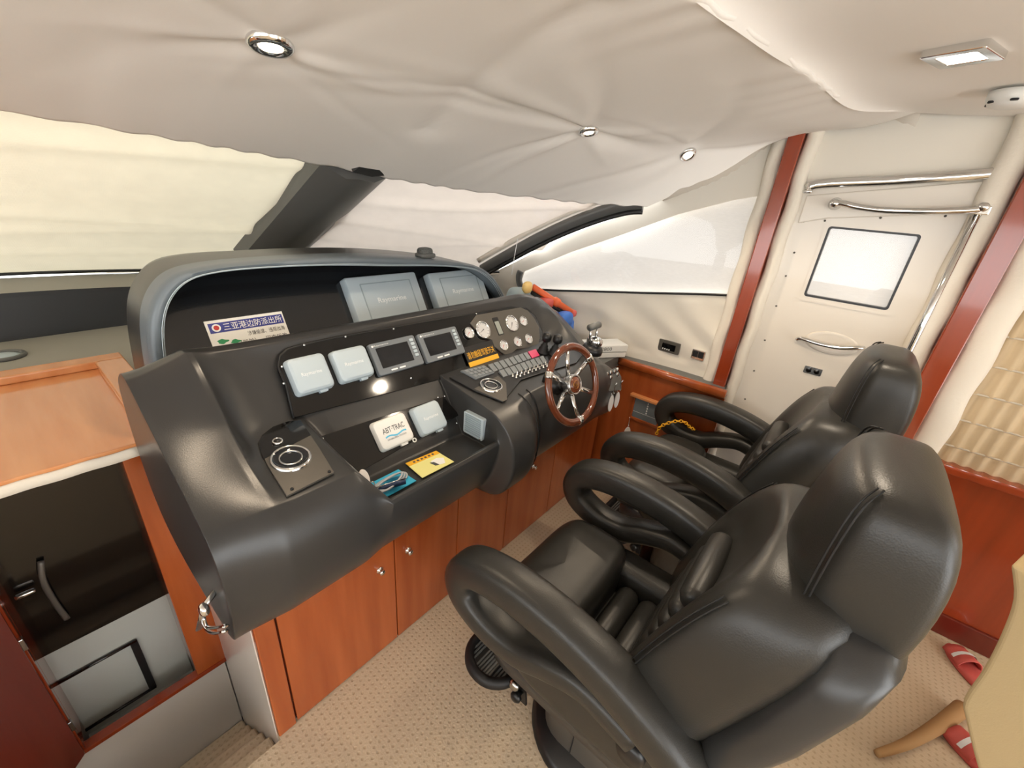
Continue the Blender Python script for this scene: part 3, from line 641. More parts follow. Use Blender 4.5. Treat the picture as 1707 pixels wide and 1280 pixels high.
# the tray profile replaces the pod top by a well: same number of points
P_FLAT['tray'] = [(1.00, .655), (.85, .655), (.812, .69), (.772, .77), (.752, .85), (.751, .888), (.757, .899), (.768, .896), (.784, .854), (.928, .854), (.944, .880), (1.032, .990), (1.140, 1.100), (1.192, 1.178), (1.200, 1.220), (1.235, 1.228), (1.30, 1.20), (1.40, 1.10), (1.42, .655)]
ST = [(.128, 'outer'), (.131, 'outer'), (.150, 'outer'), (.215, 'crestmix'), (.248, 'crest'), (.262, 'crest'), (.292, 'inner'), (.352, 'innermix'), (.43, 'pod'), (.450, 'pod'), (.462, 'podmix'), (.512, 'tray'), (.518, 'tray'), (.72, 'tray'), (.925, 'tray'), (.932, 'tray'), (.946, 'nose'), (.955, 'nose'), (1.03, 'nose'), (1.085, 'nose'), (1.14, 'right'), (1.30, 'right'), (1.55, 'right'), (1.60, 'right'), (1.66, 'rmix'), (1.725, 'rcrest'), (1.745, 'rcrest'), (1.84, 'rmix2'), (1.930, 'router'), (1.934, 'router')]
mixp = lambda a, b, t: [(p[0] * (1 - t) + q[0] * t, p[1] * (1 - t) + q[1] * t) for p, q in zip(P_FLAT[a], P_FLAT[b])]
P_FLAT['podmix'] = mixp('pod', 'tray', 0.12); P_FLAT['crestmix'] = mixp('outer', 'crest', 0.6); P_FLAT['innermix'] = mixp('inner', 'pod', 0.75); P_FLAT['rmix'] = mixp('right', 'rcrest', 0.45); P_FLAT['rmix2'] = mixp('rcrest', 'router', 0.45)
rings = [[(x, y, z) for y, z in P_FLAT[k]] for x, k in ST]
body = obj('body', *g_loft(rings), 'vinyl', con, sub=3)
_n = len(rings[0]); _cr = body.data.attributes.new('crease_edge', 'FLOAT', 'EDGE'); _cv = [0.0] * len(body.data.edges)
for _e in body.data.edges:
    (i0, j0), (i1, j1) = divmod(_e.vertices[0], _n), divmod(_e.vertices[1], _n); v_ = 0.0
    if j0 == j1:
        key = ST[i0][1]; tray = key == 'tray' and ST[i1][1] == 'tray'
        v_ = {14: .75, 15: .35, 6: .45}.get(j0, 0.0)
        if tray: v_ = {5: .5, 6: .6, 7: .6, 8: .8, 9: .8, 10: .8, 11: .8, 14: .75, 15: .35}.get(j0, 0.0)
        if tray is False and key in ('pod', 'nose', 'right'): v_ = max(v_, {10: .6, 11: .6}.get(j0, 0.0))
    else:
        k_ = ST[i0][1]
        if i0 == i1 and k_ == 'crest' and 7 <= min(j0, j1) <= 14: v_ = .55
        if i0 == i1 and k_ == 'rcrest' and 7 <= min(j0, j1) <= 14: v_ = .45
        if i0 == i1 and i0 in (1, len(ST) - 2) and 4 <= min(j0, j1) <= 16: v_ = .6
        if i0 == i1 and abs(ST[i0][0] - .512) < .003 and 4 <= min(j0, j1) <= 11: v_ = .6
        if i0 == i1 and abs(ST[i0][0] - .939) < .018 and 4 <= min(j0, j1) <= 11: v_ = .6
    _cv[_e.index] = v_
_cr.data.foreach_set('value', _cv)
# panel line across the right-hand part of the front
for xs_ in (1.115, 1.165):
    pth = [(xs_ + 0.0, y - 0.004, z) for y, z in mixp('nose', 'right', 0.55 if xs_ < 1.14 else 1.0)[2:8]]
    obj('seam', *g_sweep(smooth_path(pth, 4), 0.0022, n=6), 'rubber', con)

# ---- instrument panel
FI = tilt((0, 1.05, 1.0), 55)
pan = [FI.uv(*p) for p in ((489, 697), (477, 645), (463, 612), (466, 594), (478, 583), (500, 576), (560, 563), (700, 538), (800, 521), (850, 512), (876, 514), (892, 527), (903, 552), (907, 575), (905, 588))]
ip = obj('instrument_panel', *g_plate(FI, pan[::-1], -0.012, 0.004), 'gloss', con, smooth=False, bevel=0.0015)
obj('panel_edge', *g_sweep([FI.p(a, b, 0.002) for a, b in pan], 0.0035, n=6), 'rubber', ip)
for p in ((506, 576), (575, 562), (655, 549), (793, 524), (868, 517), (684, 631), (469, 612), (472, 640)):
    a, b = FI.uv(*p); obj('screw', *g_lathe([(0.004, 0.0), (0.0035, 0.003), (0.0005, 0.004)], FI.p(a, b, 0.004), FI.n, 8), 'chrome', ip)
# bronze-grey gauge fascia
fas = [FI.uv(740 + a * .1094, 460 + b * .1094) for a, b in ((385, 730), (480, 605), (1150, 490), (1260, 540), (1350, 640), (1430, 790), (1440, 950), (1420, 1050), (1250, 1105), (1090, 1120), (1010, 1185), (905, 1205), (745, 1080), (705, 985), (560, 930), (440, 800))]
fp = obj('gauge_fascia', *g_plate(FI, fas[::-1], 0.003, 0.009), 'brushed', con, smooth=False, bevel=0.001)
lcd = FI.rect([(819.3, 531), (828, 529.5), (836.8, 559), (827.5, 560.6)])
l_ = obj('lcd_display', *g_plate(FI, rrect(*lcd, 0.002), 0.008, 0.0105), 'satin', con, smooth=False)
obj('screen', *g_plate(FI, rrect(lcd[0] + .004, lcd[1] + .004, lcd[2] - .004, lcd[3] - .018, 0.001), 0.0105, 0.0110), mat('lcd_grey_green', (150, 156, 150), 0.3), l_, smooth=False)
def gauge(px, py, r):
    a, b = FI.uv(px, py)
    g = obj('gauge', *g_lathe([(r, 0.006), (r, 0.013), (r * .93, 0.015), (r * .86, 0.014), (r * .85, 0.010)], FI.p(a, b, 0), FI.n, 28), 'chrome', con)
    obj('dial', *g_plate(FI, circle2(a, b, r * .86), 0.009, 0.0105), 'gauge', g, smooth=False)
    ang = random.uniform(3.4, 4.4)
    nd = np.array([math.cos(ang), math.sin(ang)]); q = np.array([-nd[1], nd[0]])
    pts = [np.array([a, b]) - nd * r * .15 + q * r * .05, np.array([a, b]) - nd * r * .15 - q * r * .05, np.array([a, b]) + nd * r * .65]
    obj('needle', *g_plate(FI, pts, 0.0106, 0.0116), 'print_red' if r < .03 else 'print_grey', g, smooth=False)
    tk = []
    for k in range(11):
        t = math.radians(225 - 27 * k); d = np.array([math.cos(t), math.sin(t)]); q = np.array([-d[1], d[0]]); o = np.array([a, b])
        tk.append(g_plate(FI, [o + d * r * .62 + q * r * .018, o + d * r * .62 - q * r * .018, o + d * r * .80 - q * r * .018, o + d * r * .80 + q * r * .018], 0.0105, 0.0109))
    obj('scale', *merge(tk), 'print_grey', g, smooth=False)
    obj('glass', *g_lathe([(r * .87, 0.0135), (r * .5, 0.0145), (0.0005, 0.0148)], FI.p(a, b, 0), FI.n, 20, cap=False), 'lens', g)
for px, py, r in ((779.4, 556.3, .024), (802.7, 551.3, .039), (850.8, 540.4, .039), (869.6, 536.6, .024), (837, 577, .024), (860, 571, .024), (878.5, 566, .024)): gauge(px, py, r)
# two small chart displays
def display(pix):
    a0, b0, a1, b1 = FI.rect(pix)
    d = obj('display', *g_plate(FI, rrect(a0, b0, a1, b1, 0.008), 0.003, 0.020), 'bezel', con, smooth=False, bevel=0.003)
    w, h = a1 - a0, b1 - b0
    obj('screen', *g_plate(FI, rrect(a0 + .11 * w, b0 + .20 * h, a0 + .80 * w, b0 + .83 * h, 0.002), 0.019, 0.0212), 'screen', d, smooth=False)
    for k in range(5):
        y = b0 + h * (.30 + .125 * k); obj('button', *g_plate(FI, rrect(a0 + .86 * w, y, a0 + .94 * w, y + .09 * h, 0.002), 0.019, 0.0228), 'cover', d, smooth=False, bevel=0.001)
    for k in (0, 1):
        x = a0 + w * (.26 + .18 * k); obj('caption', *g_plate(FI, rrect(x, b0 + .07 * h, x + .13 * w, b0 + .115 * h, 0.001), 0.019, 0.0206), 'print_white', d, smooth=False)
    lettering('lettering', 'Raymarine', FI, a0 + .10 * w, b0 + .875 * h, a0 + .40 * w, b0 + .93 * h, 0.0206, 'print_white', d)
    obj('badge', *g_plate(FI, circle2(a0 + .07 * w, b0 + .905 * h, .035 * h, 12), 0.019, 0.0206), 'print_white', d, smooth=False)
display([(611, 577), (683, 561), (705, 609), (626, 630)]); display([(692, 559), (755, 547), (771, 590), (706, 609)])

# ---- covers that push on over the instruments: each can be lifted off
def soft_cover(F_, rect_, c0, h, text, label, name='instrument_cover', matn='cover', tsize=(.24, .76), grp=None):
    a0, b0, a1, b1 = rect_; ca, cb = (a0 + a1) / 2, (b0 + b1) / 2
    t = thing(name, label, 'cover', F_.p(ca, cb, c0), grp)
    rings = []
    for c, ins, r in ((c0, 0.0, .012), (c0 + h * .55, 0.001, .013), (c0 + h * .85, 0.004, .014), (c0 + h, 0.010, .012)):
        rings.append([F_.p(a, b, c) for a, b in rrect(a0 + ins, b0 + ins, a1 - ins, b1 - ins, r, 4)])
    obj('shell', *g_loft(rings), matn, t, angle=30)
    if name == 'instrument_cover':
        obj('finger_tab', *g_plate(F_, rrect(ca - .012 + .02, b0 - .006, ca + .012 + .02, b0 + .004, .003, 3), c0, c0 + h * .5), matn, t, smooth=False)
    if text: lettering('lettering', text, F_, a0 + (a1 - a0) * tsize[0], cb - .008, a0 + (a1 - a0) * tsize[1], cb + .006, c0 + h + .0006, 'print_white', t)
    return t
soft_cover(FI, FI.rect([(472, 602), (535, 591), (556, 649), (488, 663)]), 0.0045, 0.026, 'Raymarine', 'grey square instrument cover at the left end of the glossy panel')
soft_cover(FI, FI.rect([(547, 588), (602, 578), (622, 628), (561, 643)]), 0.0045, 0.026, 'Raymarine', 'grey square instrument cover beside the left dark display')

# ---- warning sign in front of the panel
sg = thing('warning_sign', 'black and yellow warning plate leaning under the gauges', 'sign', FI.p(1.15, 0.03, 0.006))
s0, s1, s2, s3 = FI.rect([(769.5, 579.6), (817.8, 569.4), (828, 598.7), (777.4, 614.8)])
obj('plate', *g_plate(FI, rrect(s0, s1, s2, s3, 0.002), 0.010, 0.014), 'satin', sg, smooth=False)
obj('yellow_band', *g_plate(FI, rrect(s0, s1, s2, s1 + (s3 - s1) * .24, 0.002), 0.0138, 0.0150), 'print_yellow', sg, smooth=False)
lettering('lettering', '请勿触碰驾驶开关', FI, s0 + .008, s1 + (s3 - s1) * .36, s2 - .008, s1 + (s3 - s1) * .72, 0.0146, 'print_yellow', sg)

# ---- tray well: black back panel, covers, speaker grille
FT = tilt((0, .98, .94), 50)
obj('tray_panel', *g_plate(FT, [FT.uv(*p) for p in ((533, 728), (738, 662), (765, 692), (594, 790))][::-1], -0.004, 0.004), 'gloss', con, smooth=False, bevel=0.001)
for p in ((537, 732), (740, 661), (729, 663), (760, 706)):
    a, b = FT.uv(*p); obj('screw', *g_lathe([(0.004, 0.0), (0.0035, 0.003), (0.0005, 0.004)], FT.p(a, b, 0.004), FT.n, 8), 'chrome', con)
soft_cover(FT, FT.rect([(677, 684), (724, 668), (742, 713), (701, 730)]), 0.0045, 0.024, 'Raymarine', 'small grey instrument cover in the open tray')
r_ = FT.rect([(613, 707), (667, 689), (690, 733), (633, 756)])
ab = soft_cover(FT, r_, 0.0045, 0.020, None, 'white stabiliser control cover in the open tray', matn='white_plastic')
w, h = r_[2] - r_[0], r_[3] - r_[1]
lettering('lettering', 'ABT·TRAC', FT, r_[0] + .18 * w, r_[1] + .50 * h, r_[0] + .82 * w, r_[1] + .68 * h, 0.0253, 'print_grey', ab)
pts = [(r_[0] + w * (.20 + .62 * k / 10), r_[1] + h * (.40 + .03 * math.sin(k * .9))) for k in range(11)]
obj('wave', *g_plate(FT, pts + [(a, b - .035 * h - .0012) for a, b in pts[::-1]], 0.0245, 0.0254), 'print_cyan', ab, smooth=False)
lettering('lettering', 'STABILIZER SYSTEM', FT, r_[0] + .22 * w, r_[1] + .26 * h, r_[0] + .78 * w, r_[1] + .31 * h, 0.0253, 'print_grey', ab)
obj('latch', *g_torus(FT.p(r_[2] - .004, r_[1] - .004, 0.014), FT.n, .006, .002, 14, 6), 'white_plastic', ab)
FS = Frame((0.9285, 0, 0), (0, -1, 0), (0, 0, 1))                 # side wall of the tray, faces port
q = [FS.uv(*p) for p in ((776, 684), (814, 703), (811, 741), (776, 729))]
sgn = obj('speaker_grille', *g_plate(FS, rrect(-.915, .872, -.822, .955, .006), -0.02, 0.004), 'cover', con, smooth=False, bevel=0.0015)
for k in range(9):
    z = .882 + .008 * k; obj('slat', *g_fbox(FS, -.905, z, -.832, z + .0045, 0.003, 0.0062), 'cover_edge', sgn, smooth=False)
obj('screw', *g_lathe([(0.004, 0.004), (0.0035, 0.007), (0.0005, 0.008)], FS.p(-.832, .878, 0), FS.n, 8), 'chrome', sgn)

# ---- left pod plate with cup holder
FP = tilt((0, .85, 1.0), 9.5)
def cup(ca, cb, r, parent):
    O = FP.p(ca, cb, 0.004)
    c = obj('cup_holder', *g_lathe([(r * .88, 0.001), (r * .90, 0.006), (r * .97, 0.009), (r * 1.06, 0.007), (r * 1.10, 0.001)], O, FP.n, 36, cap=False), 'chrome', parent)
    obj('well', *g_lathe([(r * .92, 0.007), (r * .84, 0.004), (r * .70, 0.0035), (r * .4, 0.003), (0.0005, 0.003)], O, FP.n, 30, cap=False), 'screen', c)
    obj('well_ring', *g_torus(O + FP.n * .0045, FP.n, r * .58, r * .06, 30, 8), 'steel', c)
    return c
pl = [FP.uv(*p) for p in ((478, 829), (446, 778), (430, 742), (437, 728), (455, 714), (480, 705), (501, 703), (530, 745), (557, 789))]
pp = obj('pod_plate', *g_plate(FP, pl, -0.001, 0.005), 'brushed', con, smooth=False, bevel=0.001)
pl2 = [FP.uv(*p) for p in ((440, 768), (430, 742), (437, 728), (455, 714), (480, 705), (501, 703), (518, 728))]
obj('pod_gloss', *g_plate(FP, pl2, 0.0045, 0.0056), 'gloss', pp, smooth=False)
a, b = FP.uv(485, 767); cup(a, b, .043, con)
a, b = FP.uv(463, 740); bt = obj('button', *g_lathe([(.013, .0), (.013, .006), (.010, .008), (.009, .006)], FP.p(a, b, .005), FP.n, 20), 'chrome', con)
obj('cap', *g_lathe([(.009, .005), (.008, .007), (.0005, .008)], FP.p(a, b, .005), FP.n, 14), 'satin', bt)
for p in ((487, 818), (549, 789), (474, 709)):
    a, b = FP.uv(*p); obj('screw', *g_lathe([(0.004, 0.0), (0.0035, 0.003), (0.0005, 0.004)], FP.p(a, b, 0.005), FP.n, 8), 'rubber', pp)

# ---- right pod: switch panel
sw = [FP.uv(*p) for p in ((749, 630), (800, 614), (880, 592), (940, 576), (975, 588), (960, 606), (905, 622), (868, 634), (838, 671), (790, 652))]
sp_ = obj('switch_panel', *g_plate(FP, sw, -0.001, 0.004), 'satin', con, smooth=False, bevel=0.001)
cupr = [FP.uv(*p) for p in ((790, 650), (830, 628), (843, 640), (845, 668), (838, 671))]
obj('cup_plate', *g_plate(FP, cupr, 0.003, 0.0055), 'brushed', con, smooth=False, bevel=0.0008)
a, b = FP.uv(818, 645); cup(a, b, .040, con)
kp = FP.rect([(767, 621), (806, 611.5), (824, 624), (793, 635)])
qk = [FP.uv(*p) for p in ((767, 621), (806, 611.5), (824, 624), (793, 635))]
kd = obj('keypad', *g_plate(FP, qk, 0.003, 0.009), 'bezel', con, smooth=False, bevel=0.001)
for i in range(5):
    for j in range(3):
        s, t_ = .08 + .18 * i, .12 + .28 * j
        c4 = [(s, t_), (s + .14, t_), (s + .14, t_ + .2), (s, t_ + .2)]
        bl = lambda s, t: (qk[0] * (1 - s) + qk[1] * s) * (1 - t) + (qk[3] * (1 - s) + qk[2] * s) * t
        obj('key', *g_plate(FP, [bl(*c) for c in c4], 0.0085, 0.012), 'keypad', kd, smooth=False, bevel=0.0008)
bl4 = lambda Q, s, t: (Q[0] * (1 - s) + Q[1] * s) * (1 - t) + (Q[3] * (1 - s) + Q[2] * s) * t
def rocker(Q, s0_, s1_, t0_, t1_, m):
    A = [bl4(Q, s0_, t0_), bl4(Q, s1_, t0_), bl4(Q, s1_, t1_), bl4(Q, s0_, t1_)]
    V = [FP.p(*A[0], .003), FP.p(*A[1], .003), FP.p(*A[2], .003), FP.p(*A[3], .003), FP.p(*A[0], .013), FP.p(*A[1], .013), FP.p(*A[2], .007), FP.p(*A[3], .007)]
    obj('rocker_switch', V, [(0, 3, 2, 1), (4, 5, 6, 7), (0, 1, 5, 4), (1, 2, 6, 5), (2, 3, 7, 6), (3, 0, 4, 7)], m, sp_, smooth=False, bevel=0.001)
Q1 = [FP.uv(*p) for p in ((812, 612.5), (893, 585.5), (900, 594), (822, 622))]
for k in range(10):
    if k in (8, 9): continue
    rocker(Q1, k / 10 + .006, (k + 1) / 10 - .012, 0.0, 1.0, 'key')
rocker(Q1, .81, .985, 0.0, 1.0, 'pinkkey')
Q2 = [FP.uv(*p) for p in ((830, 622.5), (905, 596.5), (912, 605), (838, 631))]
for k in range(9): rocker(Q2, k / 9 + .006, (k + 1) / 9 - .012, 0.0, 1.0, 'key')
Q3 = [FP.uv(*p) for p in ((848, 630), (912, 607), (916, 613), (860, 634))]
for i in range(9):
    for j in range(2):
        a, b = bl4(Q3, .05 + .11 * i, .25 + .5 * j)
        obj('toggle', *g_lathe([(.005, 0.0), (.005, .004), (.0025, .005), (.003, .014), (.0005, .016)], FP.p(a, b, .004), FP.n + FP.v * .25, 8), 'chrome', sp_)
# joysticks and engine controls beside the wheel
def joystick(px, py, zt, label):
    O = FP.p(*FP.uv(px, py), .004)
    t = thing('joystick', label, 'lever', O, 'rubber joysticks on the helm')
    obj('gaiter', *g_lathe([(.028, 0), (.027, .008), (.020, .014), (.022, .021), (.016, .028), (.017, .036), (.011, .043), (.010, .056)], O, FP.n, 18), 'rubber', t)
    obj('knob', *g_lathe([(.010, .054), (.020, .062), (.022, .076), (.019, .090), (.010, .097), (.0005, .098)], O, FP.n, 18), 'satin', t)
joystick(904, 589, 0, 'black rubber joystick nearest the pink switch'); joystick(922, 592, 0, 'black rubber joystick half behind the wheel rim')
O = FP.p(*FP.uv(985, 588), .004)
th = thing('throttle_control', 'chrome twin engine control at the right end of the console', 'control lever', O)
obj('base', *g_lathe([(.050, 0.0), (.050, .02), (.042, .034), (.030, .040)], O, FP.n, 26), 'satin', th)
obj('dome', *g_superbox(O + FP.n * .055, (.030, .038, .026), .8, 16, 10), 'chrome', th)
for k in (-1, 1):
    e0 = O + np.array([k * .028, 0, .05]); e1 = e0 + np.array([k * .004, .006, .075])
    lv = obj('lever', *g_sweep([e0, (e0 + e1) / 2, e1], [.007, .006, .006], n=8), 'chrome', th)
e = O + np.array([0, .006, .125]); obj('grip', *g_sweep([e + np.array([-.042, 0, 0]), e + np.array([.042, 0, 0])], .016, n=14), 'vinyl_grey', th)
# ignition panel with switches on the right-hand front corner
FK = Frame((0, .783, .86), (1, 0.0, 0), (0, .30, 1))
KA = FK.uv(1016, 626)
kpn = obj('ignition_panel', *g_plate(FK, [FK.uv(*p) for p in ((1004, 622), (1026, 612), (1034, 628), (1034, 650), (1014, 652))][::-1], 0.001, 0.006), 'vinyl_grey', con, smooth=False, bevel=0.001)
for p in ((1010, 623.5), (1016, 621), (1022, 619), (1027, 616), (1016, 629), (1027, 624)):
    a, b = FK.uv(*p); obj('ignition_switch', *g_lathe([(.011, .004), (.011, .010), (.008, .012), (.0005, .012)], FK.p(a, b, 0), FK.n, 14), 'steel', kpn)
def tag_key(p0, length, w, F_, label, grp=None):
    """key with a lanyard and an oval tag hanging straight down from p0"""
    p0 = np.array(p0); t = thing('key_tag', label, 'key', p0 - np.array([0, 0, length]), grp)
    fr = Frame(p0, (.6, -.8, 0), (0, 0, 1))
    obj('key', *g_sweep([p0 + F_.n * .012, p0 + F_.n * .004 - np.array([0, 0, .012]), p0 + F_.n * .003 - np.array([0, 0, length * .35])], .003, n=6), 'chrome', t)
    obj('split_ring', *g_torus(p0 + fr.n * .004 - np.array([0, 0, length * .36]), F_.u, .008, .0015, 14, 6), 'chrome', t)
    hh = length * .30
    obj('tag', *g_plate(fr, [(w * math.cos(2 * math.pi * k / 24), -length * .36 - .008 - hh + hh * math.sin(2 * math.pi * k / 24)) for k in range(24)], 0.002, 0.007), 'tag', t, smooth=False, bevel=0.0015)
a, b = FK.uv(1021, 638); tag_key(FK.p(a, b, .012), .155, .012, FK, 'white oval key tag, left of the pair under the ignition switches')
a, b = FK.uv(1031, 634); tag_key(FK.p(a, b, .012), .150, .012, FK, 'white oval key tag, right of the pair under the ignition switches')

# ---- upper hood: arch roll, shell and recessed glossy face
arch = [(.212, 1.06), (.222, 1.18), (.238, 1.27), (.268, 1.335), (.315, 1.378), (.385, 1.396), (.50, 1.403), (.70, 1.404), (.90, 1.397), (1.15, 1.378), (1.36, 1.352), (1.47, 1.326), (1.56, 1.275), (1.63, 1.205), (1.70, 1.11)]
ap_ = smooth_path([(x, 1.385, z) for x, z in arch], 6)
cen = np.array([.95, 1.385, 1.10])
def scaled(p, k, y): d = p - cen; n_ = d / np.linalg.norm(d); q = p + n_ * k; return np.array([q[0], y, q[2]])
prof = [(-.034, 1.50), (-.032, 1.43), (-.027, 1.398), (-.016, 1.381), (-.002, 1.378), (.006, 1.388), (.010, 1.41), (.010, 1.48)]
rows = [[scaled(p, k, y) for k, y in prof] for p in ap_]
hood = obj('hood_rim', *g_grid(rows), 'trim_leather', con, angle=80)
for kk, yy in ((-.017, 1.379), (-.022, 1.385)):
    obj('stitching', *g_sweep([scaled(p, kk, yy) for p in ap_], .0014, n=5), 'cover', hood)
rows = [[scaled(p, .010, 1.47), scaled(p, .012, 1.60), scaled(p, -.02, 1.72), np.array([p[0] * .9 + .09, 1.82, max(0.93, (p[2] - .95) * .55 + .93)]), np.array([p[0] * .85 + .13, 1.92, .93])] for p in ap_]
obj('hood_shell', *g_grid(rows), 'vinyl', con, angle=60)
FH = tilt((0, 1.40, 1.10), 60)
def at_face(p):
    q = scaled(p, -.030, 1.385); b = (q[2] - 1.10) / FH.v[2]; return (q[0], b)
face = [at_face(p) for p in ap_]; face = [(face[0][0], -.06)] + face + [(face[-1][0], -.06)]
obj('hood_face', *g_plate(FH, face[::-1], -0.02, 0.0), 'carbon', con, smooth=False)
obj('hood_cheek', *g_grid([[scaled(p, -.033, 1.44), FH.p(*at_face(p), -.004)] for p in ap_]), 'vinyl', con)
obj('hood_floor', *g_box((.24, 1.30, 1.06), (1.70, 1.46, 1.10)), 'vinyl', con, smooth=False)
def big_cover(pix, bot_b, label):
    a0, b0, a1, b1 = FH.rect(pix); b0 = min(b0, bot_b)
    t = thing('display_cover', label, 'cover', FH.p((a0 + a1) / 2, b0, 0))
    h = .040
    rings = [[FH.p(a, b, c) for a, b in rrect(a0 + i, b0 + i, a1 - i, b1 - i, .008, 4)] for c, i in ((0.001, 0), (h * .8, .001), (h * .95, .004), (h, .009))]
    obj('shell', *g_loft(rings), 'cover', t, angle=30)
    w_, h_ = a1 - a0, b1 - b0
    i1 = rrect(a0 + .16 * w_, b0 + .17 * h_, a1 - .13 * w_, b1 - .15 * h_, .004); i2 = rrect(a0 + .16 * w_ + .004, b0 + .17 * h_ + .004, a1 - .13 * w_ - .004, b1 - .15 * h_ - .004, .003)
    obj('raised_border', *g_ringplate(FH, i1, i2, h - .002, h + .0015), 'cover_edge', t, smooth=False)
    lettering('lettering', 'Raymarine', FH, a0 + .33 * w_, b0 + .43 * h_, a0 + .73 * w_, b0 + .56 * h_, h + .0008, 'print_white', t)
big_cover([(566, 467), (684, 458), (705, 522), (589, 540)], 0.02, 'larger grey display cover on the hood, left of the two')
big_cover([(705, 459), (790, 452), (811, 508), (724, 521)], 0.02, 'grey display cover at the right end of the hood')
# police notice stuck on the face
nt = thing('notice', 'white notice with blue header and green marks on the hood face', 'sign', FH.p(.48, .06, .002))
n0, n1, n2, n3 = FH.rect([(339, 534), (470, 521), (482, 556), (356, 585)]); n1 = .0; wN, hN = n2 - n0, n3 - n1
obj('sheet', *g_plate(FH, [(n0, n1), (n2, n1), (n2, n3), (n0, n3)], 0.0005, 0.002), 'paper', nt, smooth=False)
obj('header', *g_plate(FH, [(n0 + .03 * wN, n3 - .040), (n2 - .02 * wN, n3 - .040), (n2 - .02 * wN, n3 - .009), (n0 + .03 * wN, n3 - .009)], 0.0018, 0.0026), 'print_blue', nt, smooth=False)
lettering('lettering', '三亚港边防派出所', FH, n0 + .20 * wN, n3 - .036, n2 - .04 * wN, n3 - .013, .0030, 'print_white', nt)
lettering('lettering', '涉嫌偷渡、违规出海', FH, n0 + .46 * wN, n3 - .063, n2 - .04 * wN, n3 - .048, .0026, 'print_black', nt)
lettering('lettering', '（船舶）、回查拆改', FH, n0 + .34 * wN, n3 - .088, n2 - .04 * wN, n3 - .073, .0026, 'print_black', nt)
bc = (n0 + .115 * wN, n3 - .0245)
bd = obj('emblem', *g_plate(FH, circle2(*bc, .012, 20), .0026, .0034), 'print_white', nt, smooth=False)
obj('emblem_centre', *g_plate(FH, circle2(*bc, .0075, 16), .0034, .0038), 'print_red', bd, smooth=False)
for ca, db, s in ((.13, .068, 1), (.28, .074, .9), (.15, .096, 1)):
    A = n0 + ca * wN; B = n3 - db
    pts = [(A + .015 * s * math.cos(t) * (1 + .25 * math.sin(3 * t + ca * 9)), B + .007 * s * math.sin(t) * (1 + .2 * math.cos(4 * t))) for t in np.linspace(0, 2 * math.pi, 22)[:-1]]
    obj('green_mark', *g_plate(FH, pts, .0018, .0028), 'print_green', nt, smooth=False)
# small mesh-topped gadget on the hood
gp = U(709, 427, 1.43)
gd = thing('hood_compass', 'small grey mesh gadget on top of the console hood', 'gadget', gp)
obj('foot', *g_superbox(gp + np.array([0, 0, .004]), (.040, .028, .010), .4, 16, 8), 'vinyl_grey', gd)
obj('dome', *g_superbox(gp + np.array([-.002, 0, .016]), (.032, .024, .020), .6, 18, 10), mat('grey_mesh', (92, 94, 92), .5, bump=('voronoi', 220, .8)), gd)

# =================================================================== STEERING WHEEL
WC = np.array([1.316, .72, 1.009]); WR = .160
_t, _az = math.radians(20), math.radians(-5)
WN = np.array([math.sin(_az) * math.cos(_t), -math.cos(_az) * math.cos(_t), math.sin(_t)])
wu = np.array([1.0, 0, 0]) - WN * WN[0]; wu /= np.linalg.norm(wu); wv = np.cross(WN, wu)
whl = thing('steering_wheel', 'varnished wooden steering wheel with six chrome spokes', 'steering wheel', WC)
ang_at = lambda t: wu * math.cos(t) + wv * math.sin(t)
rimpts = [WC + ang_at(2 * math.pi * k / 72) * (WR - .014) for k in range(72)]
rim = obj('rim', *g_sweep(rimpts, .0125, .0155, n=14, closed=True, up=WN), 'wheelwood', whl)
for k in range(3):
    t0 = math.radians(150 + 120 * k - 3); obj('collar', *g_sweep([WC + ang_at(t0 + d) * (WR - .014) for d in np.linspace(0, .16, 5)], .0138, .0168, n=14, up=WN), 'chrome', rim)
for k in range(6):
    t0 = math.radians(90 + 60 * k)
    a = WC - WN * .018 + ang_at(t0) * .025; b = WC + ang_at(t0) * (WR - .020)
    obj('spoke', *g_sweep([a, a * .5 + b * .5 - WN * .004, b], [.008, .007, .0065], [.012, .010, .009], n=10, up=WN), 'chrome', whl)
hb_ = obj('hub', *g_lathe([(.026, -.095), (.026, -.05), (.030, -.035), (.040, -.020), (.040, .004), (.037, .008)], WC, WN, 28), 'steel', whl)
obj('hub_ring', *g_torus(WC + WN * .008, WN, .036, .004, 28, 8), 'chrome', hb_)
cp = obj('hub_cap', *g_lathe([(.035, .006), (.029, .012), (.014, .014), (.0005, .0145)], WC, WN, 26), 'wheelwood', whl)
obj('crest', *g_torus(WC + WN * .0135, WN, .015, .0016, 22, 6), mat('brass', (180, 132, 70), .3, metal=1), cp)
obj('crest_star', *g_plate(Frame(WC + WN * .0135, wu, wv), [((.010 if k % 2 == 0 else .004) * math.cos(k * math.pi / 5), (.010 if k % 2 == 0 else .004) * math.sin(k * math.pi / 5)) for k in range(10)], 0, .0018), 'brass_' if 0 else MATS['brass'], cp, smooth=False)
col = obj('column_boot', *g_lathe([(.060, -.11), (.048, -.085), (.036, -.07), (.030, -.06)], WC, WN, 24), 'satin', whl)

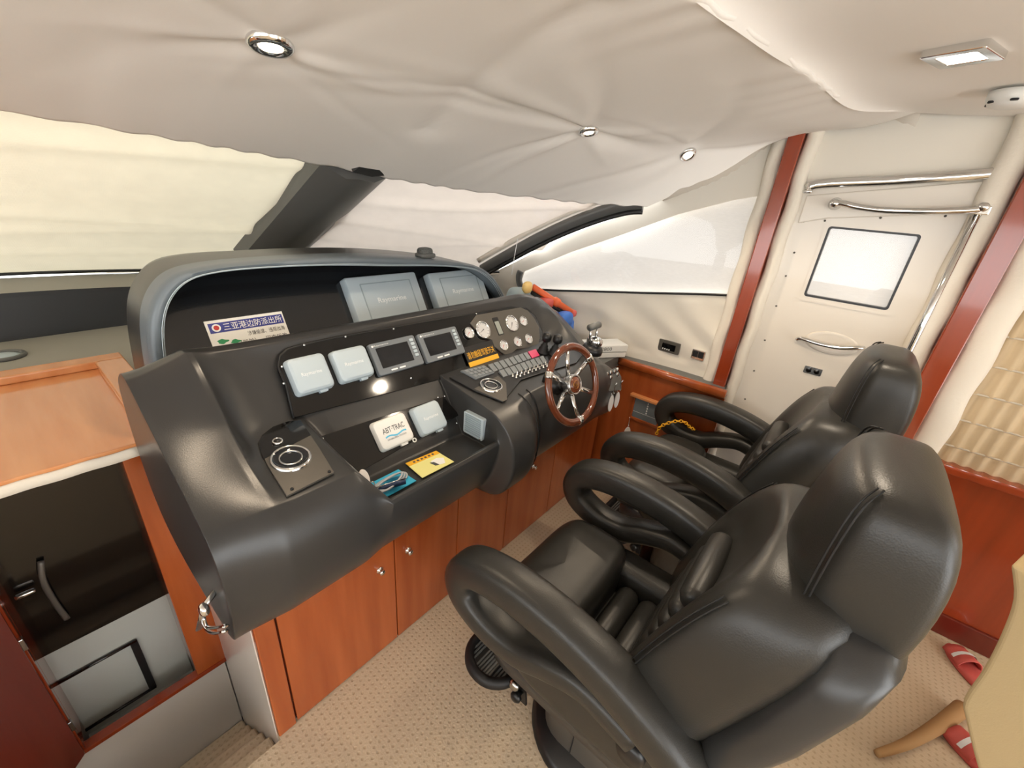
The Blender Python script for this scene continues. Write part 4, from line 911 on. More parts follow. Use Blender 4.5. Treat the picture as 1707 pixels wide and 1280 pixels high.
# =================================================================== HELM SEATS
SX = 0.93
def seat_ring(w, yf, f, yb, z, lean=0.0):
    h = [(.16 * w, yf), (w - .135, yf + .008), (w - .085, yf + f * .75), (w - .045, yf + f), (w - .012, yf + f - .015), (w, yf + f - .05), (w + .004, (yf + yb) / 2 - .01), (w - .012, yb + .045), (w - .06, yb + .008), (.35 * w, yb)]
    pts = [(x, y) for x, y in h] + [(-x, y) for x, y in h[::-1]]
    return [(SX + x, y, z) for x, y in pts]
def capsule_x(x0, x1, y, z, r, ry=None, n=12):
    xs_ = [x0, x0 + .006, x0 + .02, (x0 + x1) / 2, x1 - .02, x1 - .006, x1]; k = [.45, .8, .98, 1.04, .98, .8, .45]
    return g_sweep([(SX + x, y, z) for x in xs_], [r * q for q in k], n=n, up=(0, 0, 1))
def yfront(z): return float(np.interp(z, [.42, .55, .66, .82, .99, 1.10], [.135, .105, .085, .050, .002, -.045]))
def make_seat(label):
    s = thing('helm_chair', label, 'chair', (SX, .22, 0.0), 'black leather helm chairs')
    # pedestal
    pb = obj('base', *g_lathe([(.22, 0), (.22, .012), (.205, .03), (.15, .045), (.125, .06)], (SX, .22, 0), (0, 0, 1), 40), 'satin', s, angle=50)
    obj('pedestal', *g_loft([[(SX + .155 * math.copysign(abs(math.cos(t)) ** .6, math.cos(t)) * k, .22 + .155 * math.copysign(abs(math.sin(t)) ** .6, math.sin(t)) * k, z) for t in np.linspace(0, 2 * math.pi, 33)[:-1]] for z, k in ((.04, 1.0), (.20, 1.0), (.27, .98), (.30, .9))]), 'brushed', s, angle=50)
    for k in (-1, 1): obj('pedestal_seam', *g_sweep([(SX - .157, .22 + .02 * k + .03, .05), (SX - .157, .22 + .02 * k + .03, .26)], .0015, n=5), 'rubber', s) if k < 0 else None
    obj('seat_pan', *g_superbox((SX, .27, .345), (.245, .285, .055), .28, 24, 10), 'vinyl', s)
    # cushion: rolled front bolster, side bolsters, fluted middle
    def wb(p):
        q = p.copy(); q[2] -= .04 * max(0, (q[1] - .46) / .11) ** 2; q[2] -= .02 * (1 - ((q[0] - SX) / .235) ** 2) * max(0, (q[2] - .5) / .1); return q
    obj('front_cushion', *g_superbox((SX, .440, .490), (.245, .140, .125), .40, 32, 20, wb), 'leather', s)
    for k in (-1, 1):
        obj('side_bolster', *g_superbox((SX + k * .205, .19, .455), (.062, .27, .10), .5, 20, 14), 'leather', s)
    obj('middle_cushion', *g_superbox((SX, .18, .405), (.16, .20, .06), .3, 20, 10), 'leather', s)
    for y in (.105, .180, .255): obj('flute', *capsule_x(-.145, .145, y, .478, .038), 'leather', s)
    # backrest bucket
    zs = [(.40, .215, .00, .10), (.43, .25, .03, .05), (.50, .272, .060, -.02), (.60, .285, .075, -.06), (.72, .288, .070, -.10), (.85, .282, .058, -.145), (.95, .272, .045, -.18), (1.02, .255, .030, -.20), (1.06, .225, .015, -.195), (1.078, .17, .0, -.17)]
    rings = [seat_ring(w, yfront(z), f, yb if yb < yfront(z) - .05 else yfront(z) - .06, z) for z, w, f, yb in zs]
    bk = obj('backrest', *g_loft(rings), 'leather', s, sub=1)
    for z in (.53, .585, .64, .695, .75, .805, .86): obj('flute', *capsule_x(-.135, .135, yfront(z) + .022, z, .032), 'leather', s)
    for k in (-1, 1):
        for d in (0, .007):
            pth = [(SX + k * (w - .020 + d), yfront(z) + f - .012 - d * 1.2, z + .001) for z, w, f, yb in zs[2:8]]
            obj('stitching', *g_sweep(smooth_path(pth, 5), .0022, n=5), 'stitch', bk)
    # hard shell behind
    def sh_ring(z, w, yb, t): return [(SX + w * c, yb + t * .5 + (t * .5) * sn, z) for c, sn in [(math.copysign(abs(math.cos(a)) ** .5, math.cos(a)), math.copysign(abs(math.sin(a)) ** .7, math.sin(a))) for a in np.linspace(0, 2 * math.pi, 25)[:-1]]]
    obj('back_shell', *g_loft([sh_ring(z, w, yb, .13) for z, w, yb in ((.36, .20, -.02), (.40, .245, -.05), (.50, .272, -.10), (.65, .28, -.155), (.80, .276, -.205), (.95, .262, -.245), (1.02, .24, -.258), (1.045, .19, -.24))]), 'vinyl', s)
    # headrest
    def hr(z, w, yc, ys, yb, e=.38):
        r = []
        for a in np.linspace(0, 2 * math.pi, 33)[:-1]:
            c, sn = math.cos(a), math.sin(a); x = math.copysign(abs(c) ** e, c) * w
            front = ys + (yc - ys) * (1 - abs(x / w) ** 2.2); mid = (front + yb) / 2
            y = mid + math.copysign(abs(sn) ** e, sn) * ((front - yb) / 2 if sn > 0 else (front - yb) / 2)
            r.append((SX + x, y, z))
        return r
    hz = [(.890, .10, -.09, -.130, -.205), (.902, .150, -.055, -.110, -.235), (.935, .172, -.030, -.100, -.250), (1.04, .184, -.036, -.100, -.260), (1.12, .186, -.044, -.100, -.262), (1.19, .184, -.056, -.102, -.256), (1.24, .178, -.068, -.106, -.242), (1.270, .166, -.082, -.113, -.224), (1.284, .140, -.100, -.126, -.204), (1.290, .08, -.125, -.138, -.180)]
    hd = obj('headrest', *g_loft([hr(*q) for q in hz]), 'leather', s, sub=1)
    for k in (-1, 1):
        for d in (0, .008):
            obj('stitching', *g_sweep(smooth_path([(SX + k * (w * .985), ys + .004 - d, z) for z, w, yc, ys, yb in hz[2:9]], 4), .0022, n=5), 'stitch', hd)
    # loop armrests
    for k in (-1, 1):
        x = k * .302
        pth = smooth_path([(SX + x * .95, -.06, .600), (SX + x * .99, .03, .675), (SX + x, .14, .725), (SX + x, .28, .755), (SX + x, .43, .758), (SX + x, .545, .730), (SX + x, .590, .675), (SX + x, .570, .610), (SX + x, .48, .572), (SX + x, .38, .575), (SX + x, .29, .615), (SX + x * .99, .19, .640), (SX + x * .97, .06, .600)], 6)
        n_ = len(pth); rx = [.046 + .006 * math.sin(math.pi * min(1, i / (n_ * .55))) for i in range(n_)]
        rx = [max(.032, r - .016 * max(0, (i / n_ - .5) / .5)) for i, r in enumerate(rx)]; ry = [.050 - .008 * max(0, (i / n_ - .5) / .5) for i in range(n_)]
        ar = obj('armrest', *g_sweep(pth, ry, rx, n=20, up=(1, 0, 0), power=3.4), 'leather', s)
        for d in (.030, ):
            obj('stitching', *g_sweep([p + np.array([-k * -.034 * 1.0, 0, .020]) for p in pth[6:34]], .002, n=5), 'stitch', ar)
        if k < 0: obj('release_button', *g_superbox((SX + x, .575, .745), (.014, .012, .008), .5, 12, 8), 'chrome', ar)
        obj('arm_pivot', *g_lathe([(.035, 0), (.035, .02), (.028, .03)], (SX + k * .262, .06, .50), (k, 0, 0), 18), 'satin', ar)
    # footrest with ribbed tread and rubber bumper
    out = rrect(-.25, -.105, .25, .105, .10, 8)
    FF = Frame((SX, .565, .165), (1, 0, 0), (0, 1, 0))
    ft_ = obj('footrest', *g_plate(FF, rrect(-.232, -.088, .232, .088, .085, 8), -.012, .004), 'satin', s, smooth=False)
    obj('bumper', *g_sweep([FF.p(a, b, -.002) for a, b in rrect(-.238, -.094, .238, .094, .090, 8)], .022, .018, n=10, closed=True, up=(0, 0, 1)), 'rubber', ft_)
    for i in range(13):
        b = -.070 + .0115 * i
        if i in (3, 9): continue
        e = math.sqrt(max(0.0, .085 ** 2 - b * b)) + .145
        obj('tread', *g_fbox(FF, -e, b, e, b + .006, .003, .008), 'vinyl_grey', ft_, smooth=False)
    obj('footrest_arm', *g_sweep(smooth_path([(SX, .50, .155), (SX, .44, .18), (SX, .37, .24)], 4), .025, .02, n=8, up=(1, 0, 0)), 'satin', s)
    # adjusting levers under the left side
    ap0 = np.array([SX - .175, .44, .235])
    lv = obj('lever_plate', *g_loft([[ap0 + np.array([dx, dy - .01 * i, -.04 * i * 1.0]) for dx, dy in ((-.004, -.022 + .004 * i), (.004, -.022 + .004 * i), (.004, .022 - .004 * i), (-.004, .022 - .004 * i))] for i in range(4)]), 'satin', s, smooth=False)
    for i in (0, 1): obj('knob', *g_lathe([(.010, 0), (.010, .012), (.019, .014), (.019, .026), (.012, .032), (.0005, .033)], ap0 + np.array([-.004, .002 - .012 * i, -.030 - .048 * i]), (-1, 0, 0), 16), 'steel' if i == 0 else 'satin', lv)
    return s
def copy_tree(o, parent, dx):
    c = o.copy(); COL.objects.link(c); c.parent = parent
    if parent is None: c.location = (o.location[0] + dx, o.location[1], o.location[2])
    if parent is not None: c.matrix_parent_inverse = o.matrix_parent_inverse.copy()
    for ch in list(o.children): copy_tree(ch, c, dx)
    return c
seat1 = make_seat('black leather helm chair nearest the camera, headrest largest in view')
seat2 = copy_tree(seat1, None, .90)
seat2['label'] = 'black leather helm chair in front of the white door, yellow chain at its arm'

# yellow plastic chain looped over the far seat's inner arm
chain = thing('plastic_chain', 'yellow plastic chain over the armrest of the far helm seat', 'chain', UX(1100, 720, 2.06))
cpts = smooth_path([UX(1094, 724, 2.05), UX(1100, 712, 2.05), UX(1112, 706, 2.06), UX(1128, 702, 2.07), UX(1142, 704, 2.08), UX(1150, 712, 2.09), UX(1158, 716, 2.10)], 3)
for i in range(0, len(cpts) - 1):
    a, b = cpts[i], cpts[i + 1]; d = (b - a) / np.linalg.norm(b - a); mid = (a + b) / 2; L = np.linalg.norm(b - a) * .62
    side_ = np.cross(d, (0, 0, 1.0) if i % 2 else (-.7, -.5, .5)); side_ /= np.linalg.norm(side_)
    loop = [mid + d * L * math.cos(t) + side_ * .007 * math.sin(t) for t in np.linspace(0, 2 * math.pi, 13)[:-1]]
    obj('link', *g_sweep(loop, .0028, n=5, closed=True, up=np.cross(d, side_)), 'yellow', chain)

# =================================================================== PORT SIDE: chart table and open locker
ct = thing('chart_table', 'pale orange wood chart table with raised fiddle left of the console', 'table', (-.3, 1.45, .89))
obj('table_top', *g_box((-1.1, 1.43, .893), (.215, 2.18, .920)), 'wood_pale', ct, smooth=False, bevel=.003)
obj('fiddle', *g_box((-1.1, 2.11, .920), (.245, 2.185, .950)), 'wood_pale', ct, smooth=False, bevel=.006, bseg=3)
obj('fiddle', *g_box((.160, 1.43, .920), (.245, 2.11, .950)), 'wood_pale', ct, smooth=False, bevel=.006, bseg=3)
obj('edge_piping', *g_sweep([(x, 1.428, .895 + .001 * math.sin(60 * x)) for x in np.linspace(-1.1, .14, 60)], .016, .008, n=8, up=(0, 0, 1), power=3), 'padcloth', ct)
p = UZ(138, 609, .926); obj('stay_screw', *g_lathe([(.006, 0), (.005, .004), (.0005, .005)], p, (0, 0, 1), 10), 'chrome', ct)
lk = thing('open_locker', 'wood framed open locker under the chart table with grey lining', 'locker', (-.06, 1.5, -.17))
obj('stile', *g_box((.100, 1.50, -.17), (.205, 1.53, .89)), 'wood', lk, smooth=False, bevel=.003)
obj('jamb', *g_box((.100, 1.53, -.17), (.112, 1.66, .89)), 'wood_red', lk, smooth=False)
obj('stile', *g_box((-.60, 1.50, -.17), (-.222, 1.53, .89)), 'wood_red', lk, smooth=False, bevel=.003)
obj('jamb', *g_box((-.234, 1.53, -.17), (-.222, 1.66, .89)), 'wood_red', lk, smooth=False)
obj('sill', *g_box((-.60, 1.494, -.186), (.200, 1.53, -.168)), 'wood_red', lk, smooth=False, bevel=.002)
obj('top_rail', *g_box((-.60, 1.50, .862), (.205, 1.53, .892)), 'wood_dark', lk, smooth=False)
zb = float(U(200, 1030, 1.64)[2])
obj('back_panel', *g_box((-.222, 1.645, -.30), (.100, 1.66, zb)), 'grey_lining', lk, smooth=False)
obj('upper_panel', *g_box((-.222, 1.640, zb), (.100, 1.66, .89)), 'black_lining', lk, smooth=False)  # black put into the colour for shade in the locker's upper part
obj('locker_floor', *g_box((-.222, 1.53, -.31), (.100, 1.66, -.29)), 'grey_lining', lk, smooth=False)
FB = Frame((0, 1.644, 0), (1, 0, 0), (0, 0, 1))
r0 = FB.uv(245, 1150); r1 = FB.uv(222, 1067)
hz_ = obj('hatch_frame', *g_fbox(FB, r1[0] - .012, r0[1], r1[0] + .010, r1[1], .001, .012), 'satin', lk, smooth=False, bevel=.002)
for zz_ in (r0[1], r1[1]): obj('hatch_bar', *g_sweep([FB.p(-.222, zz_, .008), FB.p(r1[0] + .008, zz_, .008)], .006, n=10), 'black_lining', hz_)
q = U(42, 990, 1.62); cl = obj('catch', *g_superbox(q, (.022, .008, .006), .4, 12, 8), 'chrome', lk)
q2 = U(72, 960, 1.63); obj('hook', *g_sweep(smooth_path([U(68, 935, 1.63), U(72, 968, 1.62), U(90, 1002, 1.625), U(112, 1032, 1.63)], 4), .008, .004, n=8), 'brushed', lk)
ld = thing('locker_door', 'dark red wood locker door standing open at the left edge', 'door', (-.232, 1.49, -.16))
hx, hy = -.232, 1.487; ox, oy = -.60, 1.10; dxy = np.array([ox - hx, oy - hy]); dl = np.linalg.norm(dxy); dxy /= dl
FDo = Frame((hx, hy, 0), (dxy[0], dxy[1], 0), (0, 0, 1))
obj('leaf', *g_fbox(FDo, 0, -.165, dl, .86, -.012, .012), 'wood_dark', ld, smooth=False, bevel=.003)
for p in ((38, 1074), (121, 1208)):
    r = ray(*p); z = (CAM + r * ((hy - CAM[1]) / r[1]))[2]
    obj('hinge', *g_box((hx - .004, hy - .006, z - .022), (hx + .016, hy + .010, z + .022)), 'steel', ld, smooth=False, bevel=.002)
# chrome hook-shaped handle under the console end
ch = thing('coat_hook', 'chrome hook handle under the left end of the console', 'hook', UX(345, 1020, .10))
k0 = np.array([.128, *UX(372, 998, .128)[1:]]); k1 = UX(340, 1016, .100)
obj('stem', *g_sweep([np.array([.130, k1[1] + .02, k1[2] + .012]), k1 + np.array([0, .004, .002])], .0065, n=10), 'chrome', ch)
obj('knob', *g_superbox(k1, (.010, .014, .015), .9, 16, 10), 'chrome', ch)
obj('lever', *g_sweep([k1, UX(332, 1048, .100)], .008, .004, n=8, up=(1, 0, 0), power=3), 'steel', ch)
for e in (0, 1): obj('loop', *g_sweep(smooth_path([UX(340 - 3 * e, 1030 + 4 * e, .100), UX(345, 1044 + 6 * e, .100), UX(358, 1046 + 9 * e, .105), UX(374, 1043 + 9 * e, .112), UX(380, 1043 + 8 * e, .124)], 4), .0035, n=8), 'chrome', ch)

# =================================================================== SMALL THINGS
# tray contents (tray floor z .856)
ZT = .859
def sheet(name, pix, z, m, label, cat, th_=.0015):
    q = [UZ(*p, z) for p in pix]; F_ = Frame((0, 0, z), (1, 0, 0), (0, 1, 0))
    t = thing(name, label, cat, np.mean(q, 0))
    obj('sheet', *g_plate(F_, [(p[0], p[1]) for p in q], 0, th_), m, t, smooth=False); return t, F_, q
cardq = [(676, 773), (727, 752), (757, 770), (704, 797)]
t, F_, q = sheet('instruction_card', cardq, ZT, 'paper_yellow', 'pale yellow instruction card with a line drawing in the tray', 'card')
Q = [np.array(p[:2]) for p in q]
obj('yellow_edge', *g_plate(F_, [bl4(Q, 0, 0), bl4(Q, 1, 0), bl4(Q, 1, .22), bl4(Q, 0, .22)], .0012, .0022), 'print_yellow', t, smooth=False)
obj('drawing', *g_plate(F_, [bl4(Q, *c) for c in ((.55, .45), (.78, .40), (.92, .55), (.80, .85), (.62, .80))], .0012, .0022), 'print_white', t, smooth=False)
obj('drawing_shade', *g_plate(F_, [bl4(Q, *c) for c in ((.50, .50), (.60, .55), (.64, .80), (.54, .75))], .0012, .0026), 'print_grey', t, smooth=False)
for k in range(6): obj('print_mark', *g_plate(F_, [bl4(Q, .18 + .12 * k, .08), bl4(Q, .24 + .12 * k, .08), bl4(Q, .24 + .12 * k, .16), bl4(Q, .18 + .12 * k, .16)], .002, .0028), 'print_grey', t, smooth=False)
bq = [(618, 806), (664, 783), (694, 802), (624, 840)]
t, F_, q = sheet('cyan_folder', bq, ZT, 'print_cyan', 'bright cyan folder lying in the tray', 'folder', .002)
cc = thing('cable_coil', 'coiled grey cable lying on the cyan folder', 'cable', UZ(650, 805, ZT + .004))
for k in range(3):
    c0 = UZ(650, 803, ZT + .010 + .006 * k)
    obj('coil', *g_sweep([c0 + np.array([.055 * math.cos(a) * (1 - .08 * k) + .012 * math.sin(a), .020 * math.sin(a) + .006 * math.cos(a) * (k - 1), .003 * math.sin(2 * a + k)]) for a in np.linspace(0, 2 * math.pi, 33)[:-1]], .0032, n=6, closed=True, up=(0, 0, 1)), 'cable', cc)
nv = thing('folding_knife', 'dark blue gripped folding tool on the cyan folder', 'tool', UZ(650, 812, ZT + .01))
obj('grip', *g_sweep([UZ(622, 818, ZT + .018), UZ(640, 812, ZT + .020), UZ(660, 806, ZT + .020), UZ(676, 803, ZT + .018)], [.006, .009, .010, .007], [.005, .007, .008, .006], n=10, up=(0, 0, 1)), 'navy', nv)
obj('blade', *g_sweep([UZ(624, 814, ZT + .028), UZ(676, 797, ZT + .028)], .003, .0015, n=6, up=(0, 0, 1)), 'steel', nv)
wt = thing('oval_tag', 'large white oval tag leaning in the left corner of the tray', 'tag', UZ(604, 805, ZT))
tq = U(607, 797, .88); ft3 = Frame(tq, (1, 0, 0), (0, .5, .85))
obj('disc', *g_plate(ft3, [(.014 * math.cos(a), .026 * math.sin(a)) for a in np.linspace(0, 2 * math.pi, 25)[:-1]], 0, .004), 'tag', wt, smooth=False, bevel=.001)
obj('ring', *g_torus(tq + np.array([.010, -.02, -.018]), (0, -1, .4), .009, .0016, 16, 6), 'chrome', wt)
kb = thing('key_bunch', 'small bunch of silver keys in the left corner of the tray', 'keys', UZ(618, 828, ZT))
for k in range(3):
    c0 = UZ(614 + 5 * k, 822 + 3 * k, ZT + .006); obj('key', *g_superbox(c0 + np.array([.004 * k, -.006 * k, .002 * k]), (.009, .011, .0018), .7, 12, 6), 'steel', kb)
    obj('shank', *g_sweep([c0, c0 + np.array([.028, -.018 + .012 * k, .001])], .0022, n=6), 'steel', kb)
# shelf between console and starboard wall, with the white set box and toys on it
struct(obj('trim_16', *g_box((1.94, .93, .80), (2.20, 1.42, .862)), 'vinyl_grey', smooth=False), 'grey shelf between console and side wall')
bx0 = thing('radio_box', 'flat white radio box standing on the shelf by the side wall', 'box', (2.09, 1.07, .864))
FRB = Frame((2.115, 1.005, .864), (.85, -.53, 0), (.53, .85, 0))
obj('lower_half', *g_fbox(FRB, -.12, -.055, .12, .055, 0, .030), 'white_plastic', bx0, smooth=False, bevel=.004)
obj('lid', *g_fbox(FRB, -.124, -.058, .124, .058, .033, .075), 'white_plastic', bx0, smooth=False, bevel=.005)
FRF = Frame(FRB.p(0, -.0585, 0), FRB.u, (0, 0, 1)); lettering('lettering', 'FT-2800', FRF, -.095, .044, .020, .064, .0004, 'print_grey', bx0)
# toy water blaster: orange barrel, yellow sight, blue tank
def W(px, py, y): return U(px, py, y)
toy = thing('toy_blaster', 'orange and blue plastic toy blaster lying behind the console', 'toy', (2.0, 1.28, .865))
b0_, b1_ = W(888, 478, 1.36), W(955, 522, 1.20)
obj('barrel', *g_sweep([b0_ * (1 - s) + b1_ * s for s in (0, .3, .5, .52, .62, .64, 1)], [.018, .018, .018, .026, .026, .018, .018], n=10, up=(0, 0, 1), power=3), 'orange', toy)
obj('muzzle', *g_superbox(b1_, (.020, .020, .020), .7, 12, 8), 'pink', toy)
obj('rod', *g_sweep([b0_ + np.array([-.01, 0, -.028]), b1_ + np.array([-.01, 0, -.028])], .011, n=10), 'rubber', toy)
obj('sight', *g_superbox(W(879, 479, 1.36), (.036, .02, .032), .8, 14, 8), mat('pale_yellow_plastic', (242, 206, 130), .4), toy)
obj('tank', *g_superbox(W(940, 532, 1.21), (.06, .04, .045), .7, 18, 12), 'blue', toy)
obj('pump', *g_superbox(W(908, 505, 1.30), (.05, .04, .03), .6, 16, 10), 'pink', toy)
obj('stock', *g_superbox(np.array([2.03, 1.28, .96]), (.06, .10, .095), .5, 14, 8), 'blue', toy)
bag = thing('plastic_bag', 'crumpled clear plastic bag beside the orange toy', 'bag', (1.83, 1.385, 1.10))
def crumple(p): return p + np.array([.006 * math.sin(60 * p[2] + 40 * p[0]), .006 * math.sin(70 * p[0]), .008 * math.sin(50 * p[0] + 45 * p[1])])
obj('film', *g_superbox(np.array([1.80, 1.40, 1.140]), (.075, .045, .060), .6, 40, 24, crumple), 'clear', bag)
# sockets in the wall fabric
FW = Frame((2.294, 0, 0), (0, -1, 0), (0, 0, 1))
a0, b0, a1, b1 = FW.rect([(1099, 565), (1135, 572), (1131, 592), (1097, 583)])
sk = thing('control_panel', 'small framed control panel with buttons in the white fabric wall', 'control panel', FW.p((a0 + a1) / 2, b0, 0))
obj('plate', *g_plate(FW, rrect(a0, b0, a1, b1, .004), -.01, .006), 'brushed', sk, smooth=False, bevel=.002)
obj('screen', *g_plate(FW, rrect(a0 + .022, b0 + .014, a1 - .022, b1 - .016, .002), .005, .0075), 'gloss', sk, smooth=False)
for k in range(4): obj('button', *g_plate(FW, circle2(a0 + .030 + .012 * k, b0 + .018, .0035, 10), .007, .010), 'white_plastic', sk, smooth=False)
a0, b0, a1, b1 = FW.rect([(1155, 581), (1177, 586), (1173, 602), (1152, 597)])
s2_ = thing('wall_switch', 'chrome framed black double switch in the white fabric wall', 'switch', FW.p((a0 + a1) / 2, b0, 0))
obj('frame', *g_plate(FW, rrect(a0, b0, a1, b1, .003), -.01, .006), 'chrome', s2_, smooth=False, bevel=.002)
m_ = (a0 + a1) / 2
for x0_, x1_ in ((a0 + .006, m_ - .001), (m_ + .001, a1 - .006)): obj('rocker', *g_plate(FW, rrect(x0_, b0 + .014, x1_, b1 - .006, .002), .004, .010), 'satin', s2_, smooth=False, bevel=.001)
# grey breaker panel in its wood frame, on the locker side
FL = Frame((2.205, 0, 0), (0, -1, 0), (0, 0, 1))
a0, b0, a1, b1 = FL.rect([(1057, 661), (1104, 674), (1095, 708), (1057, 695)])
bp_ = thing('breaker_panel', 'grey breaker panel in an open wood frame on the locker side', 'panel', FL.p((a0 + a1) / 2, b0, 0))
obj('plate', *g_plate(FL, rrect(a0, b0, a1, b1, .004), -.01, .004), mat('slate_panel', (112, 124, 130), .35), bp_, smooth=False)
obj('frame_top', *g_fbox(FL, a0 - .03, b1, a1 + .03, b1 + .018, -.01, .028), 'wood_pale', bp_, smooth=False, bevel=.004)
obj('frame_bottom', *g_fbox(FL, a0 - .012, b0 - .016, a1 + .012, b0, -.01, .012), 'wood', bp_, smooth=False, bevel=.003)
for x in (a0 - .012, a1): obj('frame_side', *g_fbox(FL, x, b0, x + .012, b1, -.01, .012), 'wood', bp_, smooth=False, bevel=.003)
for k in range(5): obj('breaker', *g_fbox(FL, a0 + (a1 - a0) * .50, b0 + (b1 - b0) * (.35 + .12 * k), a0 + (a1 - a0) * .54, b0 + (b1 - b0) * (.41 + .12 * k), .003, .009), 'print_white', bp_, smooth=False)
obj('label_line', *g_fbox(FL, a0, b0 + (b1 - b0) * .28, a1, b0 + (b1 - b0) * .295, .0035, .0048), 'print_white', bp_, smooth=False)
a, b = FL.uv(1053, 693); tag_key(FL.p(a, b, .016), .165, .020, FL, 'single white oval key tag hanging at the breaker panel')
# hanging cord by the side window, small dark fork hook under the wheel
c = [U(863, 398, 1.30), U(858, 425, 1.31), U(853, 458, 1.33)]
tag(obj('pull_cord', *g_sweep(c, .0016, n=5), 'print_white'), 'thin white cord hanging in front of the corner pillar', 'cord')

# =================================================================== CEILING LAMPS
def downlight(c, n, R, label, watts):
    t = thing('downlight', label, 'ceiling light', c, 'round downlights in the headliner')
    obj('ring', *g_lathe([(R * .58, .006), (R * .70, .010), (R * .92, .010), (R * 1.05, .004), (R * 1.06, -.010)], c, n, 32, cap=False), 'chrome', t)
    obj('reflector', *g_lathe([(R * .60, .006), (R * .56, -.004), (R * .45, -.010)], c, n, 28, cap=False), 'steel', t)
    obj('bulb', *g_lathe([(R * .50, -.006), (R * .46, .001), (R * .25, .005), (.0005, .006)], c, n, 24), 'bulb', t)
    ld_ = bpy.data.lights.new('lamp_light', 'SPOT'); ld_.energy = watts; ld_.color = (1.0, .80, .58); ld_.spot_size = math.radians(125); ld_.spot_blend = .6; ld_.shadow_soft_size = R * .45
    lo = bpy.data.objects.new('lamp_light', ld_); COL.objects.link(lo); p = c + n * .016
    lo.rotation_euler = Vector(n).to_track_quat('-Z', 'Y').to_euler(); lo.location = p
    lo.parent = t; lo.matrix_parent_inverse = WORLD[t.name].inverted()
labels = ['large round chrome downlight in the headliner above the windscreen', 'round chrome downlight in the headliner above the wheel', 'small round chrome downlight nearest the side window']
for (px, py, R), (c, n), lb in zip(LIGHTS, lp, labels):
    i, j = np.unravel_index(np.argmin(np.linalg.norm(H - c, axis=2)), H.shape[:2])
    downlight(Hd[i, j] + n * .002, n, R, lb, 7.0)
sq = on_ceiling(1606, 90, 2.026)
t = thing('square_downlight', 'square chrome framed downlight in the ceiling by the door', 'ceiling light', sq)
FQ = Frame(sq, (.92, -.38, 0), (-.38, -.92, 0))
obj('frame', *g_ringplate(FQ, rrect(-.058, -.058, .058, .058, .006), rrect(-.036, -.036, .036, .036, .004), -.01, .010), 'chrome', t, smooth=False, bevel=.002)
obj('lens', *g_plate(FQ, rrect(-.037, -.037, .037, .037, .004), -.006, .002), 'bulb_square', t, smooth=False)
ld_ = bpy.data.lights.new('lamp_light', 'SPOT'); ld_.energy = 10; ld_.color = (1, .84, .64); ld_.spot_size = math.radians(140); ld_.spot_blend = .6; ld_.shadow_soft_size = .035
lo = bpy.data.objects.new('lamp_light', ld_); COL.objects.link(lo); lo.location = FQ.p(0, 0, .02); lo.parent = t; lo.matrix_parent_inverse = WORLD[t.name].inverted()
sm = on_ceiling(1694, 152, 2.03)
t = thing('smoke_detector', 'white round smoke detector at the right edge of the ceiling', 'smoke detector', sm)
obj('housing', *g_lathe([(.055, .0), (.055, -.018), (.046, -.034), (.030, -.040), (.0005, -.041)], sm, (0, 0, 1), 28), 'white_plastic', t)
for k in range(6):
    a = k * math.pi / 3; obj('slot', *g_superbox(sm + np.array([.047 * math.cos(a), .047 * math.sin(a), -.028]), (.009, .009, .003), .5, 10, 6), 'print_black', t)

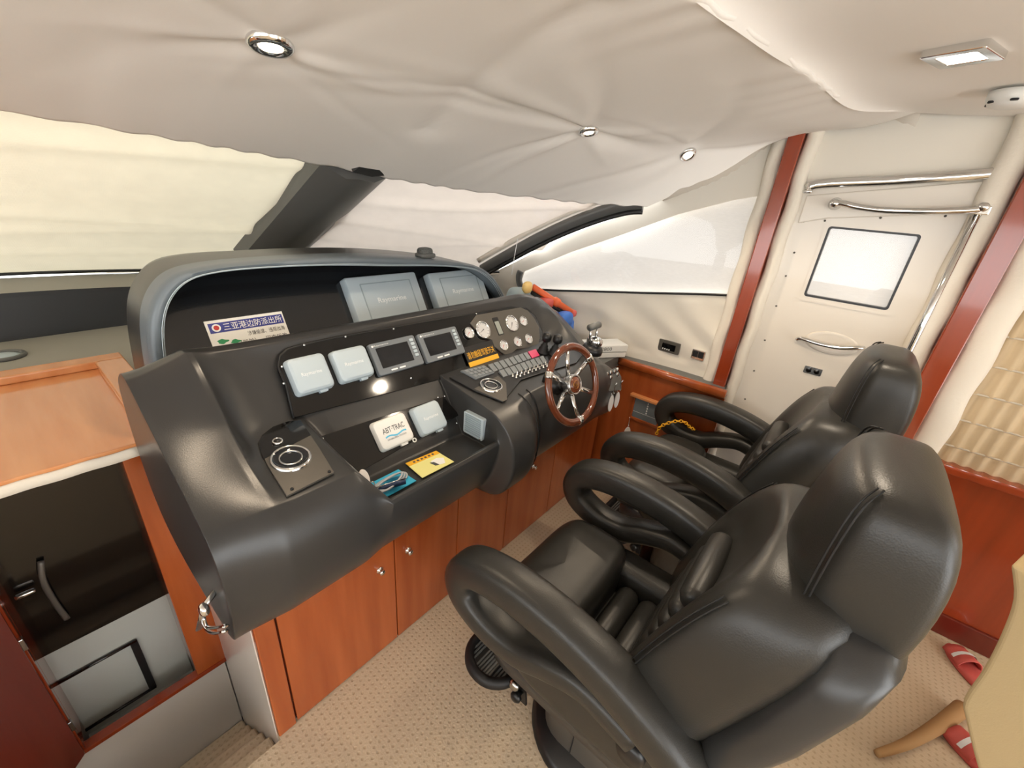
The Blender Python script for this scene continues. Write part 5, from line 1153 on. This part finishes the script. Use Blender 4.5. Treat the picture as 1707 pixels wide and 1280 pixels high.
# =================================================================== LOWER RIGHT: beige upholstered corner, coral slippers, tan bolster
_r0 = ray(1650, 1100); _O = CAM + _r0 * 1.55; _h = np.array([_r0[0], _r0[1], 0]); _h /= np.linalg.norm(_h)
FC = Frame(_O, (_h[1], -_h[0], 0), (0, 0, 1))
edge = [FC.uv(*p) for p in ((1683, 940), (1687, 1000), (1666, 1061), (1638, 1116), (1605, 1166), (1608, 1200), (1626, 1273), (1648, 1340))]
zf = .02 - _O[2]
out_ = [tuple(q) for q in smooth_path([(a, b, 0) for a, b in edge], 4)]; out_ = [(q[0], q[1]) for q in out_ if q[1] > zf + .05]
sofa = thing('upholstered_chair', 'beige upholstered chair corner at the lower right edge', 'chair', (_O[0] + .2, _O[1] - .1, 0))
poly = out_ + [(out_[-1][0] + .06, zf), (.75, zf), (.75, out_[0][1] + .03), (out_[0][0] + .25, out_[0][1] + .03)]
obj('upholstery', *g_plate(FC, poly[::-1], -.42, 0.0), 'beige', sofa, smooth=False, bevel=.03, bseg=4)
for px, py, rz, lb in ((1618, 1112, .5, 'coral slipper on the carpet below the red lining'), (1634, 1262, .9, 'coral slipper beside the beige chair corner')):
    c = UZ(px, py, .03); t = thing('slipper', lb, 'slipper', (c[0], c[1], 0), 'coral slippers')
    cs, sn = math.cos(rz), math.sin(rz)
    rot = lambda p: np.array([c[0] + cs * p[0] - sn * p[1], c[1] + sn * p[0] + cs * p[1], p[2]])
    obj('sole', *g_loft([[rot((.115 * math.cos(a) * k, (.042 + .006 * math.cos(a)) * math.sin(a) * k, z)) for a in np.linspace(0, 2 * math.pi, 25)[:-1]] for z, k in ((.002, .96), (.010, 1.0), (.022, .97))]), 'pink', t)
    rows = [[rot((x, .045 * math.cos(a), .018 + .045 * math.sin(a) * (1 - .3 * (x - .02) / .08))) for a in np.linspace(0, math.pi, 11)] for x in np.linspace(.0, .085, 6)]
    obj('strap', *g_grid(rows), 'pink', t, solid=.004)
    rows = [[rot((x, .0465 * math.cos(a), .020 + .047 * math.sin(a) * (1 - .3 * (x - .02) / .08))) for a in np.linspace(.3, math.pi - .3, 9)] for x in (.030, .045)]
    obj('stripe', *g_grid(rows), 'print_white', t)
b = [UZ(1462, 1256, .02), UZ(1510, 1240, .026), UZ(1560, 1212, .03), UZ(1604, 1180, .032)]
t = tag(obj('bolster', *g_sweep(smooth_path(b, 5), [.012 + .0010 * i for i in range(16)], n=12, up=(0, 0, 1)), 'tan'), 'tan cloth roll lying on the carpet behind the near seat', 'cloth roll')
